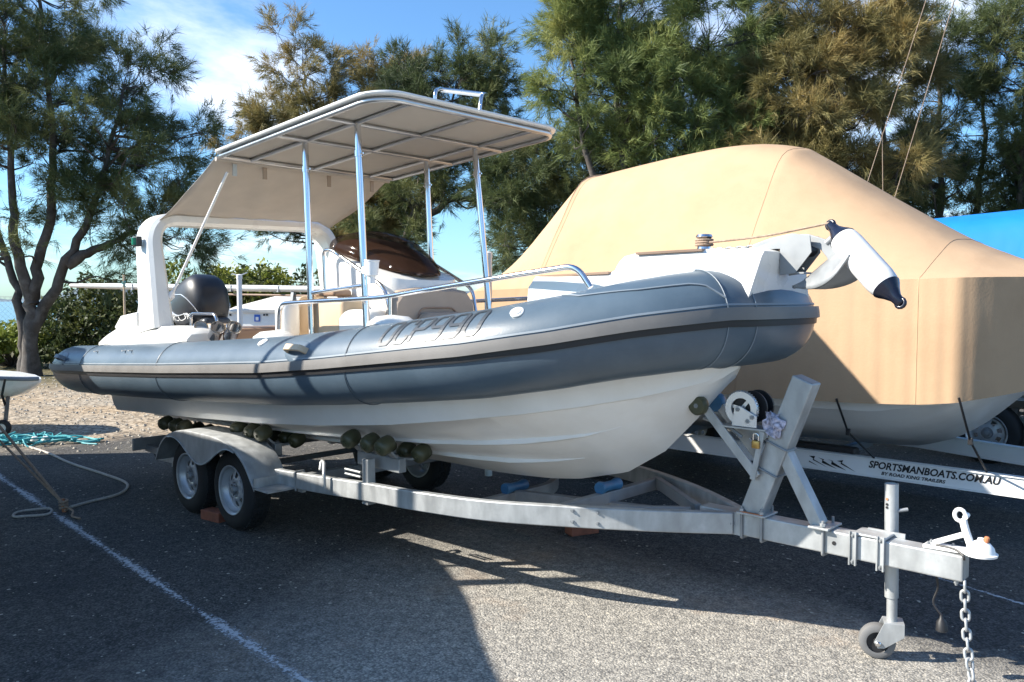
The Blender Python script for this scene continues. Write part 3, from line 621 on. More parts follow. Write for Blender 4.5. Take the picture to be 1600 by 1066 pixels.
# bow roller
mb = MB()
for y in (-0.05, 0.05): mb.prism([(-1.02, y - 0.004, 1.972), (-0.80, y - 0.004, 2.045), (-0.71, y - 0.004, 2.03), (-0.70, y - 0.004, 1.95), (-0.78, y - 0.004, 1.85), (-0.86, y - 0.004, 1.84), (-0.86, y - 0.004, 1.972)], (0, 0.008, 0))
mb.box((-0.90, 0, 1.980), (0.26, 0.092, 0.010)); mb.box((-0.80, 0, 1.85), (0.12, 0.092, 0.008)); br = mb.build('bow_roller', 'galvdull', boat)
mb = MB(); mb.lathe([(-0.044, 0.035), (-0.015, 0.022), (0.015, 0.022), (0.044, 0.035)], (-0.745, 0, 1.965), (0, 1, 0), 16); mb.build('roller', 'black', br, smooth=40)
# windlass capstan on the bow
mb = MB(); mb.lathe([(0, 0.055), (0.012, 0.055), (0.02, 0.04), (0.045, 0.035), (0.055, 0.045), (0.065, 0.035), (0.08, 0.033), (0.092, 0.046), (0.105, 0.04), (0.11, 0.005)], (-1.33, 0.02, 1.966), (0, 0, 1), 20); mb.build('windlass', 'chrome', boat, smooth=35)

# stern mouldings under the arch
for sd in (-1, 1):
    mb = MB(); rg = []
    for x, zt, h_ in ((-7.12, 1.36, 0.04), (-7.0, 1.40, 0.10), (-6.8, 1.455, 0.16), (-6.4, 1.49, 0.2), (-5.7, 1.505, 0.2), (-5.42, 1.505, 0.2), (-5.34, 1.485, 0.17), (-5.30, 1.45, 0.1)):
        a, b_ = sd * 1.02, sd * 0.72
        rg.append([Vector((x, a, zt - h_ - 0.15)), Vector((x, a, zt - 0.045)), Vector((x, a - sd * 0.04, zt - 0.006)), Vector((x, (a + b_) / 2, zt)), Vector((x, b_, zt - 0.008)), Vector((x, b_, zt - h_ - 0.15))])
    mb.loft(rg); mb.build('stern_moulding', 'gel', boat, smooth=35)
mb = MB(); mb.prism([(-7.55, -0.72, 1.44), (-7.38, -0.72, 1.56), (-7.0, -0.72, 1.60), (-7.0, -0.72, 1.40), (-7.45, -0.72, 1.40)], (0, 0.25, 0)); mb.build('stern_locker', 'gel', boat, bevel=0.02)
mb = MB(); rbox(mb, (-5.62, -0.62, 1.49), (0.5, 0.16, 0.05), 0.02); mb.build('cushion', 'tan', boat, smooth=40)
mb = MB(); rbox(mb, (-5.62, 0.0, 1.34), (0.5, 1.2, 0.28), 0.04); mb.build('stern_bench', 'brown', boat, smooth=40)
for x, y, z in ((-5.40, -0.86, 1.505), (-5.12, -0.86, 1.505), (-4.86, -0.86, 1.512)):
    mb = MB(); ax = Vector((0.75, -0.15, 0.55)).normalized()
    prof = [(-0.10, 0.050), (0.02, 0.052), (0.03, 0.058), (0.034, 0.056), (0.034, 0.047), (-0.09, 0.045)]
    mb.lathe(prof, (x, y, z - 0.02), ax, 24, caps=False); mb.build('rod_holder', 'chrome', boat, smooth=40)
# small grab rail on the quarter
mb = MB(); mb.tube(fillet([(-5.86, -0.72, 1.49), (-5.86, -0.72, 1.60), (-5.42, -0.72, 1.60), (-5.38, -0.72, 1.49)], 0.05), 0.013, 10); mb.build('grab_rail', 'chrome', boat, smooth=40)

# radar arch
def arch():
    # centre line of the arch in the Y-Z plane with rake in X
    P = fillet([(-6.05, -0.94, 1.46), (-6.17, -0.945, 2.41), (-6.35, 0.945, 2.47), (-6.05, 0.94, 1.46)], 0.24, 10)
    P[0] = Vector((-6.03, -0.94, 1.46))
    rings = []
    n = len(P)
    for i, p in enumerate(P):
        t = (P[min(i + 1, n - 1)] - P[max(i - 1, 0)]).normalized()
        ax = Vector((1, 0, 0)); sd = t.cross(ax).normalized(); ax2 = sd.cross(t).normalized()
        zf = (p.z - 1.46) / 0.98
        wx = 0.36 - 0.08 * zf; wt = 0.17 - 0.06 * zf
        c = 0.03
        rings.append([p + ax2 * a + sd * b_ for a, b_ in ((-wx / 2 + c, -wt / 2), (wx / 2 - c, -wt / 2), (wx / 2, -wt / 2 + c), (wx / 2, wt / 2 - c), (wx / 2 - c, wt / 2), (-wx / 2 + c, wt / 2), (-wx / 2, wt / 2 - c), (-wx / 2, -wt / 2 + c))])
    mb = MB(); mb.loft(rings); return mb.build('arch', 'gel', boat, smooth=32)
ar = arch()
mb = MB(); mb.box((-6.13, -1.045, 2.21), (0.085, 0.045, 0.085)); nl = mb.build('navigation_light', 'black', ar, bevel=0.008)
mb = MB(); mb.lathe([(-0.03, 0.026), (0.03, 0.026)], (-6.13, -1.068, 2.21), (0, 0, 1), 16); mb.build('lens', 'green', nl, smooth=40)

# canopy: roof plate, tube frame, posts, shade cloth
RX0, RX1, RHW = -5.10, -3.02, 0.885
def rz(x): return 2.845 + (x - RX0) * (0.128 / 2.0)
def roof_outline(ins=0.0):
    out = []
    for (cx, cy, r_, a0) in ((RX1 - 0.20, RHW - 0.20, 0.20, 0), (RX0 + 0.06, RHW - 0.06, 0.06, 90), (RX0 + 0.06, -RHW + 0.06, 0.06, 180), (RX1 - 0.24, -RHW + 0.24, 0.24, 270)):
        for k in range(9):
            a = R(a0 + 90 * k / 8); out.append((cx + math.cos(a) * (r_ - ins), cy + math.sin(a) * (r_ - ins)))
    return out
def camber(x, y): return rz(x) + 0.035 * (1 - (y / RHW) ** 2)
mb = MB(); rg = []
for ins, dz in ((0.02, 0.0), (0.005, 0.003), (0.0, 0.012), (0.003, 0.021), (0.02, 0.028)): rg.append([Vector((x, y, rz(x) + dz)) for x, y in roof_outline(ins)])
mb.loft(rg); roof = mb.build('roof', 'gel', boat, smooth=40)
mb = MB(); o_ = roof_outline(0.05); mb.loft([[Vector((x, y, rz(x) - 0.008)) for x, y in o_], [Vector((x, y, rz(x) - 0.002)) for x, y in o_]]); mb.build('roof_lining', 'liner', roof)
o_ = roof_outline(0.045); mb = MB(); mb.tube([Vector((x, y, rz(x) - 0.024)) for x, y in o_], 0.019, 8, closed=True); mb.build('frame_tube', 'brushed', roof, smooth=50)
for y in (-0.58, 0.0, 0.58):
    mb = MB(); mb.tube([Vector((RX0 + 0.06, y, rz(RX0 + 0.06) - 0.026)), Vector((RX1 - (0.06 if y == 0 else 0.07), y, rz(RX1) - 0.028))], 0.016, 8); mb.build('frame_tube', 'brushed', roof, smooth=50)
for x in (-4.24, -3.66):
    mb = MB(); mb.tube([Vector((x, -RHW + 0.05, rz(x) - 0.028)), Vector((x, RHW - 0.05, rz(x) - 0.028))], 0.016, 8); mb.build('frame_tube', 'brushed', roof, smooth=50)
mb = MB(); mb.tube([Vector((RX0 - 0.02, -RHW + 0.04, rz(RX0) - 0.035)), Vector((RX0 - 0.02, RHW - 0.04, rz(RX0) - 0.035))], 0.018, 8); mb.build('cloth_bar', 'cloth', roof, smooth=50)
for x0, x1, y in ((-4.28, -4.19, -0.58), (-3.64, -3.52, -0.58), (-4.28, -4.19, 0.58), (-3.70, -3.50, 0.58)):
    p0 = Vector((x0, y, rz(x0) - 0.03)); p1 = Vector((x1, y * 1.02, 1.2))
    mb = MB(); mb.tube([p0, p1], 0.024, 14); ps = mb.build('canopy_post', 'chrome', boat, smooth=50)
    q = p0.lerp(p1, 0.12); mb = MB(); mb.lathe([(-0.02, 0.029), (0.02, 0.029)], q, p1 - p0, 14); mb.tube([q + Vector((-0.05, 0, 0)), q + Vector((0.05, 0, 0.0))], 0.006, 6); mb.build('clamp', 'chrome', ps, smooth=40)
# shade cloth from roof to arch
def shade():
    nx, ny = 14, 26; mb = MB(); a0 = []
    rng = random.Random(2)
    for i in range(nx + 1):
        f = i / nx
        for j in range(ny + 1):
            g = j / ny; ya = (-RHW + 0.04) * (1 - g) + (RHW - 0.04) * g; yb = -0.90 * (1 - g) + 0.90 * g
            A = Vector((RX0 - 0.03, ya, rz(RX0) - 0.02)); B = Vector((-6.06 - 0.11 * g, yb, 2.445 + 0.055 * g - 0.055 * max(0, abs(g - 0.5) * 2 - 0.86) / 0.14))
            p = A.lerp(B, f); sag = -0.03 * math.sin(math.pi * f) - 0.035 * math.sin(math.pi * f) * math.sin(math.pi * g)
            wr = 0.007 * math.sin(g * 21 + f * 5.0) * math.sin(math.pi * f) + 0.004 * math.sin(g * 40 - f * 9)
            mb.v.append(tuple(p + Vector((0, 0, sag + wr))))
    for i in range(nx):
        for j in range(ny): a = i * (ny + 1) + j; mb.f.append((a, a + 1, a + ny + 2, a + ny + 1))
    o = mb.build('shade_cloth', 'cloth', boat, smooth=60)
    sm = o.modifiers.new('thick', 'SOLIDIFY'); sm.thickness = 0.003
    for g in (0.12, 0.27, 0.62, 0.88):
        m2 = MB(); y = -RHW + 2 * RHW * g; m2.box((RX0 - 0.05, y, rz(RX0) - 0.095), (0.012, 0.035, 0.10)); m2.build('strap', 'taupe' if g != 0.12 else 'brushed', o)
    m2 = MB(); m2.tube([(-5.93, -0.86, 1.74), (-5.14, -0.74, 2.72)], 0.011, 8); st_ = m2.build('support_rod', 'white', boat, smooth=50)
    m2 = MB(); m2.lathe([(-0.04, 0.02), (0.0, 0.035), (0.05, 0.016)], (-5.93, -0.86, 1.75), (0.6, 0.1, 0.78), 12); m2.build('rod_socket', 'white', st_, smooth=40)
shade()
# hoop on the roof
mb = MB(); mb.tube(fillet([(-3.46, -0.04, 2.99), (-3.46, -0.04, 3.19), (-3.50, 0.02, 3.22), (-3.68, 0.22, 3.29), (-3.40, 0.42, 3.24), (-3.24, 0.20, 3.17), (-3.22, 0.16, 3.00)], 0.08), 0.014, 8); hp = mb.build('roof_hoop', 'chrome', roof, smooth=50)
mb = MB(); mb.add([(-3.50, 0.05, 3.215), (-3.64, 0.21, 3.27), (-3.42, 0.38, 3.235), (-3.28, 0.22, 3.175)], [(0, 1, 2, 3)]); hpp = mb.build('hoop_panel', 'gel', hp); hpp.modifiers.new('thick', 'SOLIDIFY').thickness = 0.008

# console with tinted screen
def console():
    mb = MB(); rg = []
    for z, x0, x1, hw in ((1.1, -4.46, -3.56, 0.33), (1.55, -4.44, -3.55, 0.345), (1.80, -4.40, -3.56, 0.345), (1.86, -4.38, -3.58, 0.34)):
        rg.append((z, x0, x1, hw))
    def ring(z0, x0, x1, hw, tilt):
        out = []
        for sx, sy, a0 in ((1, 1, 0), (-1, 1, 90), (-1, -1, 180), (1, -1, 270)):
            r_ = 0.16 if sx > 0 else 0.06
            for k in range(6):
                a = R(a0 + 90 * k / 5); x = (x1 - r_ if sx > 0 else x0 + r_) + math.cos(a) * r_; y = sy * (hw - r_) + math.sin(a) * r_
                out.append(Vector((x, y, z0 + tilt * (x1 - x) / (x1 - x0))))
        return out
    rings = [ring(z, x0, x1, hw, t_) for (z, x0, x1, hw), t_ in zip(rg, (0, 0, 0.22, 0.24))] + [ring(1.885, -4.34, -3.64, 0.29, 0.22)]
    mb.loft(rings); c = mb.build('console', 'gel', boat, smooth=40)
    # screen
    m2 = MB(); rings = []
    def gl(f, k_, hk):
        x = -4.35 + 0.80 * f; w_ = math.sqrt(max(0.0, 1 - f ** 2.4)); hw = 0.335 * k_ * max(w_, 0.04); zb = interp(f, [0, 0.7, 1], [2.10, 1.935, 1.885]); zt = interp(f, [0, 0.12, 0.3, 0.5, 0.75, 0.9, 1], [2.24, 2.255, 2.24, 2.19, 2.065, 1.965, 1.89]); h_ = (zt - zb) * hk
        return [Vector((x, -hw * math.cos(math.pi * j / 16), zb + h_ * math.sin(math.pi * j / 16) ** 0.75)) for j in range(17)]
    for i in range(17): rings.append(gl(i / 16, 1.0, 1.0))
    m2.loft(rings, caps=False, ring_closed=False); s_ = m2.build('windscreen', 'tint', c, smooth=60); s_.modifiers.new('thick', 'SOLIDIFY').thickness = 0.005
    m2 = MB(); m2.loft([gl(0.04 + 0.92 * i / 12, 0.94, 0.68) for i in range(13)]); m2.build('dash_cover', 'dash', c, smooth=50)
    for x, y, z in ((-4.05, -0.325, 2.06), (-3.72, -0.24, 1.955)):
        m2 = MB(); m2.lathe([(0, 0.010), (0.006, 0.010), (0.009, 0.004)], (x, y, z), (0.1, -0.7, 0.7), 10); m2.build('screw', 'chrome', s_, smooth=40)
    # side rails
    for sd in (-1, 1):
        m2 = MB(); m2.tube(fillet([(-4.27, sd * 0.42, 1.62), (-4.30, sd * 0.42, 2.09), (-4.20, sd * 0.42, 2.09), (-3.56, sd * 0.42, 1.80), (-3.47, sd * 0.40, 1.45)], 0.08), 0.014, 10); m2.build('console_rail', 'chrome', c, smooth=50)
    # forward seat
    m2 = MB(); rg2 = []
    for k in range(7):
        x = -3.58 + 0.10 * (k / 6); ins = 0.045 * (abs(k - 2) / 4) ** 2; o2 = []
        for yy, zz in ((-0.40, 1.42), (-0.405, 1.62), (-0.385, 1.72), (-0.32, 1.785), (-0.16, 1.805), (0.16, 1.805), (0.30, 1.785), (0.36, 1.72), (0.375, 1.62), (0.37, 1.42)): o2.append(Vector((x, yy * (1 - ins), zz - ins * 0.6)))
        rg2.append(o2)
    m2.loft(rg2); se = m2.build('seat_back', 'taupe', boat, smooth=50)
    m2 = MB(); m2.tube(fillet([(-3.478, -0.20, 1.50), (-3.478, -0.19, 1.66), (-3.476, 0.17, 1.66), (-3.476, 0.20, 1.50)], 0.08), 0.007, 6); m2.build('seat_piping', 'brown', se, smooth=50)
    m2 = MB(); rbox(m2, (-3.42, -0.02, 1.555), (0.14, 0.40, 0.15), 0.065, 6); m2.build('lumbar_pad', 'taupe', se, smooth=50)
    m2 = MB(); rbox(m2, (-3.28, 0, 1.42), (0.44, 0.74, 0.16), 0.06, 5); m2.build('seat_cushion', 'taupe', se, smooth=50)
    m2 = MB(); rbox(m2, (-3.78, -0.44, 1.47), (0.40, 0.24, 0.36), 0.07, 4); m2.build('seat_base', 'gel', boat, smooth=40)
console()
# helm seat
mb = MB(); rbox(mb, (-4.70, 0.06, 1.42), (0.36, 0.80, 0.46), 0.05, 4); hs_ = mb.build('helm_seat', 'tan', boat, smooth=40)
mb = MB(); rbox(mb, (-4.52, -0.60, 1.56), (0.17, 0.16, 0.30), 0.06, 4); mb.build('seat_shell', 'gel', hs_, smooth=40)
mb = MB(); rbox(mb, (-4.55, -0.27, 1.57), (0.12, 0.50, 0.28), 0.05, 4); mb.build('backrest', 'tan', hs_, smooth=40)
mb = MB(); rbox(mb, (-4.06, -0.46, 1.48), (0.40, 0.20, 0.50), 0.045, 4); mb.build('side_locker', 'tan', boat, smooth=40)
mb = MB(); rbox(mb, (-4.14, -0.45, 1.765), (0.26, 0.16, 0.05), 0.02, 3); mb.build('locker_lid', 'brown', boat, smooth=40)
mb = MB(); mb.tube(fillet([(-4.60, 0.40, 1.55), (-4.62, 0.40, 1.73), (-4.62, -0.44, 1.73), (-4.60, -0.44, 1.55)], 0.06), 0.018, 8); mb.build('seat_rail', 'tan', hs_, smooth=50)
mb = MB(); mb.tube([(-4.23, -0.585, 1.765), (-3.58, -0.585, 1.815)], 0.015, 8); mb.build('cross_rail', 'chrome', boat, smooth=50)
# rod cup clamped on the post
mb = MB(); mb.lathe([(-0.10, 0.026), (-0.05, 0.028), (-0.045, 0.043), (0.045, 0.048), (0.05, 0.052), (0.056, 0.052), (0.056, 0.040), (-0.03, 0.034)], (-3.44, -0.62, 1.925), (0.05, 0, 1), 20); rc = mb.build('rod_cup', 'white', boat, smooth=35)
mb = MB(); mb.box((-3.51, -0.60, 1.915), (0.09, 0.05, 0.05)); mb.build('clamp', 'white', rc, bevel=0.01)
# side hand rail
def siderail(sd):
    mb = MB(); y = sd * 0.76
    P = fillet([(-4.37, y, 1.50), (-4.36, y, 1.69), (-3.14, y, 1.733), (-2.2, y * 0.98, 1.832), (-1.66, y * 0.88, 1.892), (-1.58, y * 0.86, 1.78)], 0.10)
    mb.tube(P, 0.016, 10); r_ = mb.build('hand_rail', 'chrome', boat, smooth=50)
    mb = MB(); mb.tube([(-3.07, y, 1.50), (-3.07, y, 1.735)], 0.014, 8); mb.build('stanchion', 'chrome', r_, smooth=50)
    for x in (-4.37, -3.0):
        mb = MB(); mb.lathe([(0, 0.16), (0.05, 0.15), (0.085, 0.10), (0.095, 0.01)], (x, sd * 0.80, 1.40 + 0.13 * (x + 4.37) / 1.37), (0, 0, 1), 20); mb.build('rail_base', 'gel', r_, smooth=40)
siderail(-1); siderail(1)

# outboard
def outboard():
    root = MB(); rings = []
    for f, sx, sy in ((0, 0.24, 0.16), (0.08, 0.29, 0.20), (0.3, 0.36, 0.235), (0.55, 0.37, 0.24), (0.75, 0.33, 0.22), (0.88, 0.25, 0.175), (0.96, 0.14, 0.10), (1.0, 0.03, 0.02)):
        rings.append([Vector((sx * math.copysign(abs(math.cos(a)) ** 0.6, math.cos(a)), sy * math.copysign(abs(math.sin(a)) ** 0.6, math.sin(a)), 0.62 * f)) for a in [2 * math.pi * k / 32 for k in range(32)]])
    T = Matrix.Translation((-7.08, 0, 1.42)) @ Matrix.Rotation(R(-20), 4, 'Y') @ Matrix.Scale(0.92, 4)
    root.loft([[T @ p for p in r_] for r_ in rings]); m_ = root.build('outboard_motor', 'motor', boat, smooth=45)
    # silver trim lines wrapping the cowl
    def cow(a, f, k=1.012):
        fs = [0, 0.08, 0.3, 0.55, 0.75, 0.88, 0.96, 1.0]; sx = interp(f, fs, [0.24, 0.29, 0.36, 0.37, 0.33, 0.25, 0.14, 0.03]); sy = interp(f, fs, [0.16, 0.20, 0.235, 0.24, 0.22, 0.175, 0.10, 0.02])
        return T @ Vector((k * sx * math.copysign(abs(math.cos(a)) ** 0.6, math.cos(a)), k * sy * math.copysign(abs(math.sin(a)) ** 0.6, math.sin(a)), 0.62 * f))
    for sd in (-1, 1):
        mb = MB(); mb.tube([cow(sd * R(168 - 100 * k / 20), 0.74 - 0.62 * (k / 20) ** 1.1) for k in range(21)], [0.006 + 0.006 * math.sin(math.pi * k / 20) ** 6 for k in range(21)], 6); mb.build('trim_line', 'silver', m_, smooth=50)
        mb = MB(); mb.tube([cow(sd * R(120 - 75 * k / 20), 0.97 - 0.80 * (k / 20)) for k in range(21)], 0.005, 6); mb.build('trim_line', 'silver', m_, smooth=50)
        mb = MB(); rg = []
        for k in range(13):
            g = k / 12; rg.append([cow(sd * R(165 - 88 * g), (0.70 - 0.58 * g) - 0.20 * j / 4 * (1 - 0.6 * g), 1.006) for j in range(5)])
        mb.loft(rg, caps=False, ring_closed=False); mb.build('side_panel', 'motor2', m_, smooth=60)
    # lettering follows the starboard side
    me = textmesh('MERCURY', 0.085, 0.0)
    import bmesh
    bm = bmesh.new(); bm.from_mesh(me); bmesh.ops.triangulate(bm, faces=bm.faces); bmesh.ops.subdivide_edges(bm, edges=bm.edges, cuts=2); bm.to_mesh(me); bm.free()
    wmax = max(v.co.x for v in me.vertices)
    for v in me.vertices:
        g = v.co.x / wmax; a = -R(138 - 72 * g); v.co = cow(a, max(0.02, 0.40 - 0.34 * g + v.co.y * 1.9), 1.02)
    link('lettering', me, 'white', m_)
    mb = MB(); rbox(mb, (-6.93, 0.0, 1.36), (0.30, 0.30, 0.36), 0.05); mb.build('clamp_bracket', 'motor2', m_, smooth=40)
    mb = MB(); rbox(mb, (-7.22, 0, 1.05), (0.26, 0.20, 0.72), 0.05); mb.build('midsection', 'motor', m_, smooth=40)
    mb = MB(); mb.lathe([(-0.38, 0.02), (-0.30, 0.055), (0.1, 0.07), (0.22, 0.06), (0.26, 0.03)], (-7.35, 0, 0.62), (1, 0, 0.1), 18); mb.prism([(-7.36, -0.02, 0.68), (-7.10, -0.02, 0.72), (-7.12, -0.02, 1.0), (-7.34, -0.02, 1.0)], (0, 0.04, 0)); mb.prism([(-7.45, -0.008, 0.58), (-7.2, -0.008, 0.58), (-7.34, -0.008, 0.42)], (0, 0.016, 0)); mb.prism([(-7.55, -0.14, 0.76), (-7.1, -0.10, 0.78), (-7.1, 0.10, 0.78), (-7.55, 0.14, 0.76)], (0, 0, 0.012)); gc = mb.build('gearcase', 'motor', m_, smooth=30)
    for k in range(3):
        mb = MB(); a = R(120 * k + 20); d = Vector((0, math.cos(a), math.sin(a))); e = Vector((0, -math.sin(a), math.cos(a))); o_ = Vector((-7.68, 0, 0.60))
        mb.loft([[o_ + d * r_ + e * (wd * s1) + Vector((s1 * 0.05 + s2 * 0.005, 0, 0)) for s1, s2 in ((-1, -1), (1, -1), (1, 1), (-1, 1))] for r_, wd in ((0.03, 0.03), (0.10, 0.07), (0.16, 0.07), (0.19, 0.03))]); mb.build('propeller_blade', 'motor2', gc, smooth=50)
outboard()

# ------------------------------------------------------------------ the trailer under it
trailer = empty('boat_trailer', (-3.0, 0, 0), 'galvanised tandem axle trailer with winch post carrying the grey inflatable boat', 'trailer')
RP = [(-6.35, -0.825, 0.395), (-4.2, -0.85, 0.50), (-3.2, -0.85, 0.56), (-2.78, -0.84, 0.578), (-2.3, -0.735, 0.585), (-1.9, -0.57, 0.595), (-1.48, -0.34, 0.602), (-1.10, -0.075, 0.606)]
for sd in (-1, 1):
    P = [Vector((p.x, -sd * (p.y + 0.025), p.z - 0.058)) for p in spline(RP, 6)]
    mb = MB(); mb.beam(P, 0.05, 0.115); mb.build('side_rail', 'galv', trailer, smooth=30, bevel=0.006)
mb = MB(); mb.beam([(-1.30, 0, 0.547), (0.0, 0, 0.547)], 0.10, 0.115); db = mb.build('drawbar', 'galv', trailer, bevel=0.007)
mb = MB(); mb.box((-1.10, -0.055, 0.547), (0.10, 0.008, 0.118)); mb.build('joint_plate', 'galv', db)
def bolt(p, ax, parent, r_=0.013, L_=0.02):
    mb = MB(); mb.lathe([(0, r_ * 1.5), (0.003, r_ * 1.5), (0.003, r_), (L_ * 0.6, r_), (L_ * 0.6, r_ * 0.6), (L_, r_ * 0.55)], p, ax, 6); return mb.build('bolt', 'galvdull', parent)
bolt((-1.10, -0.059, 0.547), (0, -1, 0), db)
mb = MB(); mb.lathe([(0, 0.010), (0.002, 0.010)], (-0.563, -0.0505, 0.548), (0, -1, 0), 14); mb.build('bolt_hole', 'black', db)
for x in (-1.80, -1.68):
    for z in (0.575, 0.515):
        yy = interp(x, [p[0] for p in RP], [p[1] for p in RP]); bolt((x, yy - 0.004, z), (0.5, -0.85, 0), trailer, 0.010, 0.018)
# cross members and braces
def cross(pts, wd, ht, name='cross_member', m_='galvdull'):
    mb = MB(); mb.beam(pts, wd, ht); return mb.build(name, m_, trailer, bevel=0.004)
cross([(-5.95, -0.80, 0.37), (-5.95, 0.80, 0.37)], 0.06, 0.08)
cross([(-4.15, -0.80, 0.42), (-4.15, 0.80, 0.42)], 0.06, 0.08)
cross(fillet([(-3.15, -0.82, 0.50), (-2.72, -0.45, 0.40), (-2.72, 0.45, 0.40), (-3.15, 0.82, 0.50)], 0.2), 0.05, 0.09)
cross([(-1.95, -0.55, 0.535), (-1.95, 0.55, 0.535)], 0.05, 0.07)
cross([(-1.93, -0.50, 0.545), (-1.36, -0.04, 0.55)], 0.04, 0.07, 'brace'); cross([(-1.93, 0.50, 0.545), (-1.36, 0.04, 0.55)], 0.04, 0.07, 'brace')
cross([(-2.72, 0, 0.42), (-1.30, 0, 0.52)], 0.05, 0.07, 'centre_rail')
for k, x in enumerate((-4.70, -5.42)): cross([(x, -0.86, 0.30), (x, 0.86, 0.30)], 0.045, 0.045, 'axle')
for sd in (-1, 1):
    for x in (-4.70, -5.42):
        mb = MB(); mb.beam(spline([(x + 0.33, sd * 0.80, 0.34), (x + 0.12, sd * 0.80, 0.275), (x - 0.12, sd * 0.80, 0.275), (x - 0.33, sd * 0.80, 0.34)], 4), 0.05, 0.03); mb.build('leaf_spring', 'galvdull', trailer, smooth=40)
# keel rollers
for p, q in (((-2.72, -0.10, 0.475), (-2.72, 0.10, 0.475)), ((-1.95, -0.09, 0.60), (-1.95, 0.10, 0.60)), ((-4.15, -0.1, 0.49), (-4.15, 0.1, 0.49))):
    p = Vector(p); q = Vector(q); d = (q - p); L_ = d.length
    mb = MB(); mb.lathe([(0, 0.036), (L_ * 0.08, 0.04), (L_ * 0.3, 0.030), (L_ * 0.7, 0.030), (L_ * 0.92, 0.04), (L_, 0.036)], p, d, 18); mb.build('keel_roller', 'bluer', trailer, smooth=40)
# tail bar
mb = MB(); mb.box((-6.62, -0.62, 0.40), (0.03, 0.62, 0.11)); tb = mb.build('light_board', 'galvdull', trailer, bevel=0.004)
mb = MB(); mb.tube([(-6.64, -0.75, 0.35), (-6.66, -0.70, 0.24), (-6.64, -0.58, 0.33)], 0.006, 6); mb.build('wire', 'black', tb)
cross([(-6.62, -0.40, 0.38), (-6.30, -0.78, 0.38)], 0.04, 0.05, 'brace'); cross([(-6.35, -0.8, 0.355), (-6.62, -0.8, 0.36)], 0.04, 0.06, 'brace'); cross([(-6.35, 0.8, 0.355), (-6.62, 0.8, 0.36)], 0.04, 0.06, 'brace')

# wheels
def make_wheel():
    Mw = {}
    t = MB(); t.lathe([(-0.085, 0.178), (-0.092, 0.20), (-0.094, 0.235), (-0.086, 0.27), (-0.072, 0.288), (-0.05, 0.297), (0.05, 0.297), (0.072, 0.288), (0.086, 0.27), (0.094, 0.235), (0.092, 0.20), (0.085, 0.178)], (0, 0, 0), (0, 1, 0), 48, caps=False)
    Mw['tyre'] = t.build('tyre', 'tyre', None, smooth=40)
    t = MB()
    for k in range(44):
        a = 2 * math.pi * k / 44
        for y in (-0.048, -0.016, 0.016, 0.048):
            a2 = a + (0.05 if abs(y) > 0.03 else 0); c = Vector((math.cos(a2) * 0.298, y, math.sin(a2) * 0.298)); t.box(c, (0.010, 0.026, 0.030), Matrix.Rotation(-a2, 3, 'Y'))
    Mw['tread'] = t.build('tread_block', 'tyre', None); Mw['tread']['kind'] = 'stuff'
    t = MB(); t.lathe([(-0.088, 0.172), (-0.094, 0.180), (-0.094, 0.186), (-0.086, 0.186), (-0.074, 0.170), (-0.05, 0.164), (-0.03, 0.152), (0.04, 0.150), (0.075, 0.172), (0.088, 0.185), (0.088, 0.172), (0.07, 0.160), (0.03, 0.145), (-0.035, 0.145), (-0.05, 0.156), (-0.072, 0.162)], (0, 0, 0), (0, 1, 0), 48, caps=False)
    Mw['rim'] = t.build('rim', 'rim', None, smooth=35)
    # disc with eight slots: sector panels leave triangular windows
    t = MB(); n = 8
    def ringpts(r0, y0): return [Vector((math.cos(2 * math.pi * k / 64) * r0, y0, math.sin(2 * math.pi * k / 64) * r0)) for k in range(64)]
    inner = ringpts(0.055, -0.058); mid = ringpts(0.088, -0.050); mid2 = ringpts(0.128, -0.036); outer = ringpts(0.156, -0.032)
    t.add(inner + mid + mid2 + outer, [])
    for k in range(64):
        k2 = (k + 1) % 64
        t.f.append((k, k2, 64 + k2, 64 + k)); t.f.append((128 + k, 128 + k2, 192 + k2, 192 + k))
        if k % 8 not in (1, 2, 3, 4): t.f.append((64 + k, 64 + k2, 128 + k2, 128 + k))
    Mw['disc'] = t.build('disc', 'rim', None, smooth=30); Mw['disc'].modifiers.new('thick', 'SOLIDIFY').thickness = 0.004
    t = MB(); t.lathe([(-0.085, 0.004), (-0.083, 0.024), (-0.070, 0.030), (-0.055, 0.032), (-0.055, 0.05), (-0.02, 0.052), (0.02, 0.07), (0.06, 0.07)], (0, 0, 0), (0, 1, 0), 24); Mw['hub'] = t.build('hub', 'galvdull', None, smooth=40)
    t = MB()
    for k in range(5): a = 2 * math.pi * k / 5; t.lathe([(-0.072, 0.007), (-0.055, 0.009), (-0.05, 0.009)], (math.cos(a) * 0.042, 0, math.sin(a) * 0.042), (0, 1, 0), 6)
    Mw['nut'] = t.build('wheel_nut', 'chrome', None); Mw['nut']['kind'] = 'stuff'
    return Mw
WH = make_wheel()
def place_wheel(x, y, rot, parent, first=False, sc=1.0):
    T = Matrix.Translation((x, y, 0.30 * sc)) @ Matrix.Rotation(math.pi if y > 0 else 0, 4, 'Z') @ Matrix.Rotation(rot, 4, 'Y') @ Matrix.Scale(sc, 4)
    w_ = share(WH['tyre'], 'wheel', parent, T)
    for k, nm in (('tread', 'tread_block'), ('rim', 'rim'), ('disc', 'disc'), ('hub', 'hub'), ('nut', 'wheel_nut')):
        c = bpy.data.objects.new(nm, WH[k].data); COL.objects.link(c); c.parent = w_; WLOC[c.name] = Vector()
        if k == 'disc': c.modifiers.new('thick', 'SOLIDIFY').thickness = 0.004
        if k in ('tread', 'nut'): c['kind'] = 'stuff'
    return w_
for x, y, r_ in ((-4.70, -0.895, 0.3), (-5.42, -0.895, 1.2), (-4.70, 0.895, 2.0), (-5.42, 0.895, 0.8)): place_wheel(x, y, r_, trailer)
PROTO_WHEEL = [WH[k] for k in WH]
